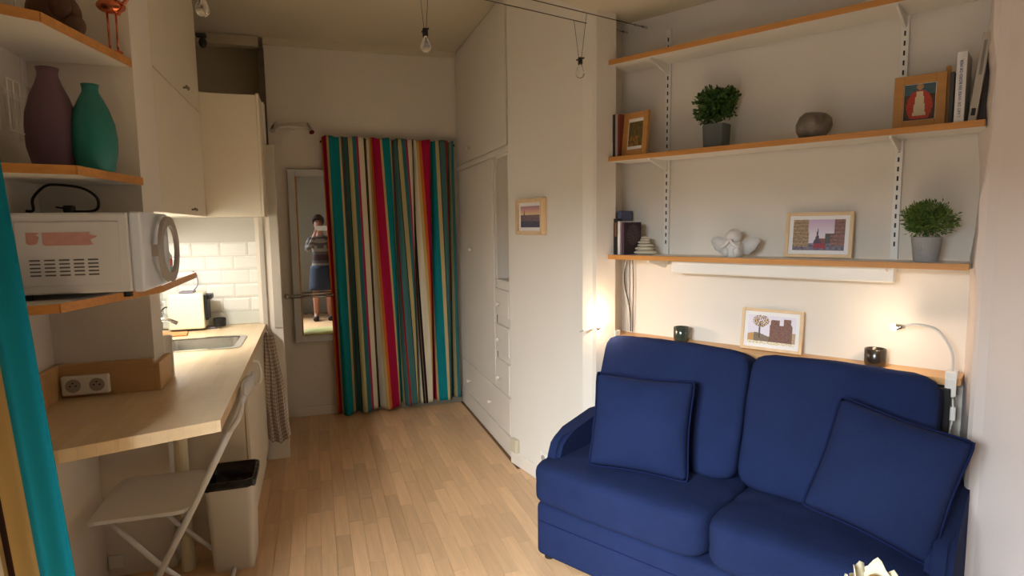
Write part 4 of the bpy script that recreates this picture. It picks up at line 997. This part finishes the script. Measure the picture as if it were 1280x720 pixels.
clip_lamp('lit gooseneck clip lamp at the left end of the ledge', B(-1.650, 2.615, .930), [(0, 0, .02), (-.003, -.03, .050), (-.025, -.09, .058), (-.050, -.16, .050), (-.062, -.215, .046), (-.025, -.235, .060)], (.030, -.195, .080), (.35, -.5, .7))
point('clip_lamp_light_right', B(-.452, 2.585, 1.085), .85, (1, .76, .54), .012)
point('clip_lamp_light_left', B(-1.605, 2.425, 1.045), 2.2, (1, .68, .42), .012)
cl = thing('lamp_cables', 'thin dark and pale cables hanging under the left end of the lowest shelf', 'cable', B(-1.645, 2.72), RB)
MB().tube([(.0, 0, 1.325), (-.02, 0, 1.22), (.0, 0, 1.10), (.018, -.01, 1.06), (.02, 0, .94)], .0022, n=6).build('pale_cable', WPLAST, cl, smooth=True)
MB().tube([(-.01, .01, 1.325), (-.018, .01, 1.20), (.012, .01, 1.08), (.022, .01, 1.02), (.022, .01, .94)], .0025, n=6).build('dark_cable', BLACK, cl, smooth=True)
MB().tube([(.03, .01, 1.325), (.034, .012, 1.18), (.032, .01, .94)], .0025, n=6).build('dark_cable', BKDB, cl, smooth=True)
MB().tube([(0.0, .02, 1.325), (.0, .02, .94)], .004, n=6).build('white_cable', GREYF, cl, smooth=True)
tag(MB().tube([(0, 0, .86), (.004, .0, .80), (-.004, 0, .72), (.004, 0, .66)], .003, n=6).box(-.012, .012, -.008, .008, .78, .83, .003).build('lamp_lead', WPLAST, loc=B(-.236, 2.622), rot=RB), 'white lamp lead with inline switch hanging beneath the right clip lamp', 'cable')
# wall sockets on picture wall
MB_ = MB().box(-.035, .035, -.030, -.001, 0, .085, .006); tag(MB_.build('socket_timer', mat('beige_plastic', (.80,.76,.66), .5), loc=Cp(.055, 0, .085), rot=RC), 'beige plug-in box on the wall just above the baseboard, by the wardrobe', 'socket')
ws = thing('wall_socket', 'white wall socket on the picture wall beside the sofa base', 'socket', Cp(.375, 0, .115), RC)
MB().box(-.035, .035, -.010, 0, 0, .07, .004).build('plate', WPLAST, ws)
MB().cyl((0, -.0125, .035), (0, -.009, .035), .020, n=20).build('socket_well', GPLAST, ws)

# ------------------------------------------------------------------ bulbs on tension cables
c1e, c2e = Vector((.606, 3.166, 2.466)), Vector((.692, 3.095, 2.466)); cdir = Vector((-.658-.09, -.469-.10, 0)).normalized()
cdir = (Vector((-.052, 2.697, 2.466))-c1e).normalized(); cdir2 = (Vector((.068, 2.701, 2.466))-c2e).normalized(); cdir = ((cdir+cdir2)/2).normalized()
def endp(p):   # run to the left wall (v=-.915)
    vx = Vector((math.cos(RA), math.sin(RA), 0)); k = (vx.dot(p)+.915)/(-vx.dot(cdir)); return p+cdir*k
def lip(p):    # start on the shelf wall w=2.755
    wx = Vector((-math.sin(RB), math.cos(RB), 0)); k = (2.755-wx.dot(p))/(wx.dot(cdir)); return p+cdir*k
for q, nm in ((c1e, 'far'), (c2e, 'near')):
    s0, s1 = lip(q), endp(q)
    t = thing('tension_cable', 'steel tension cable under the ceiling, the %s one of the pair' % nm, 'cable', s0, 0, 'tension cables carrying the bulbs')
    MB().cyl(Vector((0, 0, 0)), s1-s0, .0022, n=6).build('wire', WIRE, t)
    MB().cyl(Vector((0, 0, 0)), cdir*.03, .006, n=10).cyl(cdir*.06, cdir*.085, .0055, n=10).build('anchor', STEEL, t)
for lab, px in (('clear bulb hanging from the cables nearest the wall shelves', .335), ('clear bulb hanging from the cables in front of the curtain wall', -.33), ('clear bulb hanging from the cables nearest the kitchen cabinets', -.99)):
    mid = (c1e+c2e)/2; k = (px-mid.x)/cdir.x; p = mid+cdir*k; sd = (c2e-c1e); sd = sd-cdir*sd.dot(cdir); sd = sd/2*.85
    t = thing('pendant_bulb', lab, 'lamp', p, 0, 'clear bulbs on tension cables')
    for sg in (-1, 1):
        MB().cyl(sd*sg, sd.normalized()*sg*.010+Vector((0, 0, -.185)), .0011, n=5).build('wire', WIRE, t)
    b = MB(); b.cyl((0, 0, -.185), (0, 0, -.215), .011, n=14); b.cyl(sd.normalized()*-.026+Vector((0, 0, -.190)), sd.normalized()*.026+Vector((0, 0, -.192)), .004, n=8); b.build('lamp_holder', BLACK, t)
    MB().lathe([(.008, -.215), (.010, -.225), (.021, -.248), (.022, -.262), (.014, -.275), (.0, -.279)][::-1], n=20).build('bulb', BULB, t, smooth=True)

# ================================================================== FLOWER AT THE BOTTOM EDGE
st = thing('side_table', 'small round table in the near foreground, just below the picture edge', 'table', Vector((.695, 1.10, 0)), 0)
MB().cyl((0, 0, .47), (0, 0, .49), .17, n=32).build('tabletop', BOARD, st)
MB().cyl((0, 0, .02), (0, 0, .47), .02, n=14).cyl((0, 0, 0.001), (0, 0, .02), .12, n=28).build('pedestal', GREYF, st)
vs = thing('flower_vase', 'white vase holding a cream flower, cut off by the bottom edge', 'vase', Vector((.695, 1.10, .4905)), 0)
MB().lathe([(.03, 0), (.045, .03), (.05, .08), (.035, .14), (.022, .18), (.026, .20), (.022, .20), (.018, .17)], n=28).build('vase', PORC, vs, smooth=True)
fl_ = thing('cream_flower', 'cream white open flower rising over the bottom edge in front of sofa', 'flower', Vector((.695, 1.10, .70)), 0)
MB().tube([(0, 0, -.10), (.004, 0, 0), (0, 0, .085)], .0035, n=8).build('stem', GREEN, fl_, smooth=True)
rg = random.Random(5)
for k in range(9):
    a0 = 2*math.pi*k/9+.2; ring = k % 2; Lp = .060-.010*ring; pts = []
    for j in range(7):
        t_ = j/6
        for i in range(7):
            s = i/3-1; rr_ = .006+Lp*math.sin(t_*1.45)*(.62 if ring else .80); zz = .062+Lp*(.25*t_+.75*t_**1.7)*(1.15 if ring else .8)*(1+.22*math.sin(k*2.3))+.008*math.sin(s*4+k*1.7)*t_-.012*s*s*t_
            wv = (.030*math.sin(min(1, t_*1.25)*math.pi*.72))*s; rad = rr_-.010*s*s
            pts.append((math.cos(a0)*rad-math.sin(a0)*wv, math.sin(a0)*rad+math.cos(a0)*wv, zz))
    grid_mesh('petal', pts, 7, 7, PETAL, fl_, thick=.0012)
MB().sph((0, 0, .10), .014, (1, 1, 1.2), n=10).build('flower_heart', PETC, fl_, smooth=True)
tag(MB().cushion(.60, .42, .18, (0, 0, .093), p=3.5, puff=.1, wr=.006).build('floor_cushion', YEL, loc=A(-.02, 1.72, 0), rot=RA, smooth=True), 'yellow-green floor cushion seen only in the mirror', 'cushion')

# ================================================================== PERSON (seen in the mirror), frame A, facing +u
ps = thing('person', 'person in a striped sweater and denim skirt photographing with a phone, seen in the mirror', 'person', A(-.04, -.34), RA)
J = dict(pel=(0, 0, .86, .150, .110), waist=(0, .0, 1.02, .130, .095), chest=(0, .0, 1.22, .150, .105), neck0=(0, -.005, 1.39, .060, .055), neck1=(0, .01, 1.45, .052, .052), head=(-.02, .03, 1.56, .078, .090), crown=(-.02, .025, 1.64, .066, .078),
    shL=(-.165, 0, 1.34, .055, .055), elL=(-.20, .10, 1.14, .042, .042), wrL=(-.075, .255, 1.40, .028, .024), paL=(-.055, .275, 1.455, .030, .018),
    shR=(.165, 0, 1.34, .055, .055), elR=(.22, .10, 1.14, .042, .042), wrR=(.135, .255, 1.40, .028, .024), paR=(.125, .275, 1.455, .030, .018),
    hiL=(-.09, 0, .80, .100, .100), knL=(-.10, .02, .46, .058, .060), anL=(-.105, -.01, .09, .038, .040), toL=(-.12, .12, .035, .036, .028),
    hiR=(.09, 0, .80, .100, .100), knR=(.10, .02, .46, .058, .060), anR=(.105, -.01, .09, .038, .040), toR=(.12, .12, .035, .036, .028))
EDG = [('pel', 'waist'), ('waist', 'chest'), ('chest', 'neck0'), ('neck0', 'neck1'), ('neck1', 'head'), ('head', 'crown')]
for s_ in 'LR': EDG += [('chest', 'sh'+s_), ('sh'+s_, 'el'+s_), ('el'+s_, 'wr'+s_), ('wr'+s_, 'pa'+s_), ('pel', 'hi'+s_), ('hi'+s_, 'kn'+s_), ('kn'+s_, 'an'+s_), ('an'+s_, 'to'+s_)]
def fin(nm, root, pts, r0):
    prev = root
    for i, p in enumerate(pts):
        k = '%s%d' % (nm, i); J[k] = (*p, r0*(1-.12*i), r0*(1-.12*i)); EDG.append((prev, k)); prev = k
for s_, sg, cx in (('L', -1, -.055), ('R', 1, .125)):
    px = -.04*0+.04  # phone centre in person coordinates
    for i, dz in enumerate((.045, .027, .009, -.009)):
        fin('f%s%d' % (s_, i), 'pa'+s_, [(cx-sg*0+sg*-.0, .292, 1.475+dz*.8), (cx-sg*.012, .308, 1.487+dz), (cx-sg*.022, .314, 1.490+dz)], .008)
    fin('th'+s_, 'pa'+s_, [(cx-sg*.012, .272, 1.455), (cx-sg*.030, .290, 1.462)], .0095)
names = list(J); me = bpy.data.meshes.new('body'); me.from_pydata([J[k][:3] for k in names], [(names.index(a), names.index(b)) for a, b in EDG], [])
bo = bpy.data.objects.new('body', me); C.objects.link(bo); bo.parent = ps
md = bo.modifiers.new('skin', 'SKIN'); sv = me.skin_vertices[0].data
for i, k in enumerate(names): sv[i].radius = J[k][3:5]
sv[0].use_root = True
ms = bo.modifiers.new('sub', 'SUBSURF'); ms.levels = 2; ms.render_levels = 2
dg = bpy.context.evaluated_depsgraph_get(); dg.update(); ev = bo.evaluated_get(dg); nm_ = bpy.data.meshes.new_from_object(ev)
bo.modifiers.clear(); bo.data = nm_
STR1 = mat('sweater_grey', (.30,.27,.27), .95, bump=.3, bscale=150); STR2 = mat('sweater_cream', (.52,.48,.44), .95); STR3 = mat('sweater_maroon', (.22,.13,.14), .95)
for m_ in (SKIN, STR1, STR2, STR3, DENIM): nm_.materials.append(m_)
for p in nm_.polygons:
    c = p.center; q = 0
    if c.z < 1.385 and c.z > .88: q = 3 if 1.00 < c.z < 1.06 else (1 if int(c.z*25) % 2 else 2)
    if abs(c.x) < .25 and c.y > .235 and c.z > 1.36: q = 0
    if c.z <= .88 and c.z > .55: q = 4
    p.material_index = q; p.use_smooth = True
# skirt, hair, face details, shoes, phone
pts = []
for j in range(8):
    for i in range(25):
        a = 2*math.pi*i/24; r_ = .155+.035*(1-j/7); pts.append((r_*1.1*math.cos(a), r_*.85*math.sin(a), .50+.40*j/7))
grid_mesh('skirt', pts, 25, 8, DENIM, ps, thick=.004)
b = MB(); b.sph((-.02, .005, 1.625), .100, (.98, 1.08, 1.02)); hv = b
for v_ in b.bm.verts:
    if v_.co.y > .075 and v_.co.z < 1.655: v_.co.y = .05
    if v_.co.z < 1.56: v_.co.z = 1.56+(v_.co.z-1.56)*.4
b.sph((-.02, -.09, 1.56), .055, (.9, .8, 1.2)); b.build('hair', HAIR, ps, smooth=True)
for sx in (-.028, .028): MB().sph((-.02+sx, .112, 1.60), .009, n=8).build('eye', BLACK, ps, smooth=True)
MB().sph((-.02, .125, 1.572), .012, (.8, 1, 1.5), n=8).build('nose', SKIN, ps, smooth=True)
MB().sph((-.02, .112, 1.535), .017, (1.2, .35, .35), n=8).build('mouth', mat('lips', (.66,.36,.34), .5), ps, smooth=True)
for sx in (-1, 1): MB().box(sx*.115-.045, sx*.115+.045, -.06, .17, .001, .07, .025, 3).build('shoe', BKBLACK, ps, smooth=True)
ph = thing('smartphone', 'pale smartphone held up by the person seen in the mirror', 'phone', A(0, -.022, 1.5), RA)
MB().box(-.078, .078, -.004, .004, -.037, .037, .0035, 3).build('case', WPLAST, ph)
MB().box(-.074, .074, -.0046, -.0041, -.034, .034).build('screen', BLACK, ph)
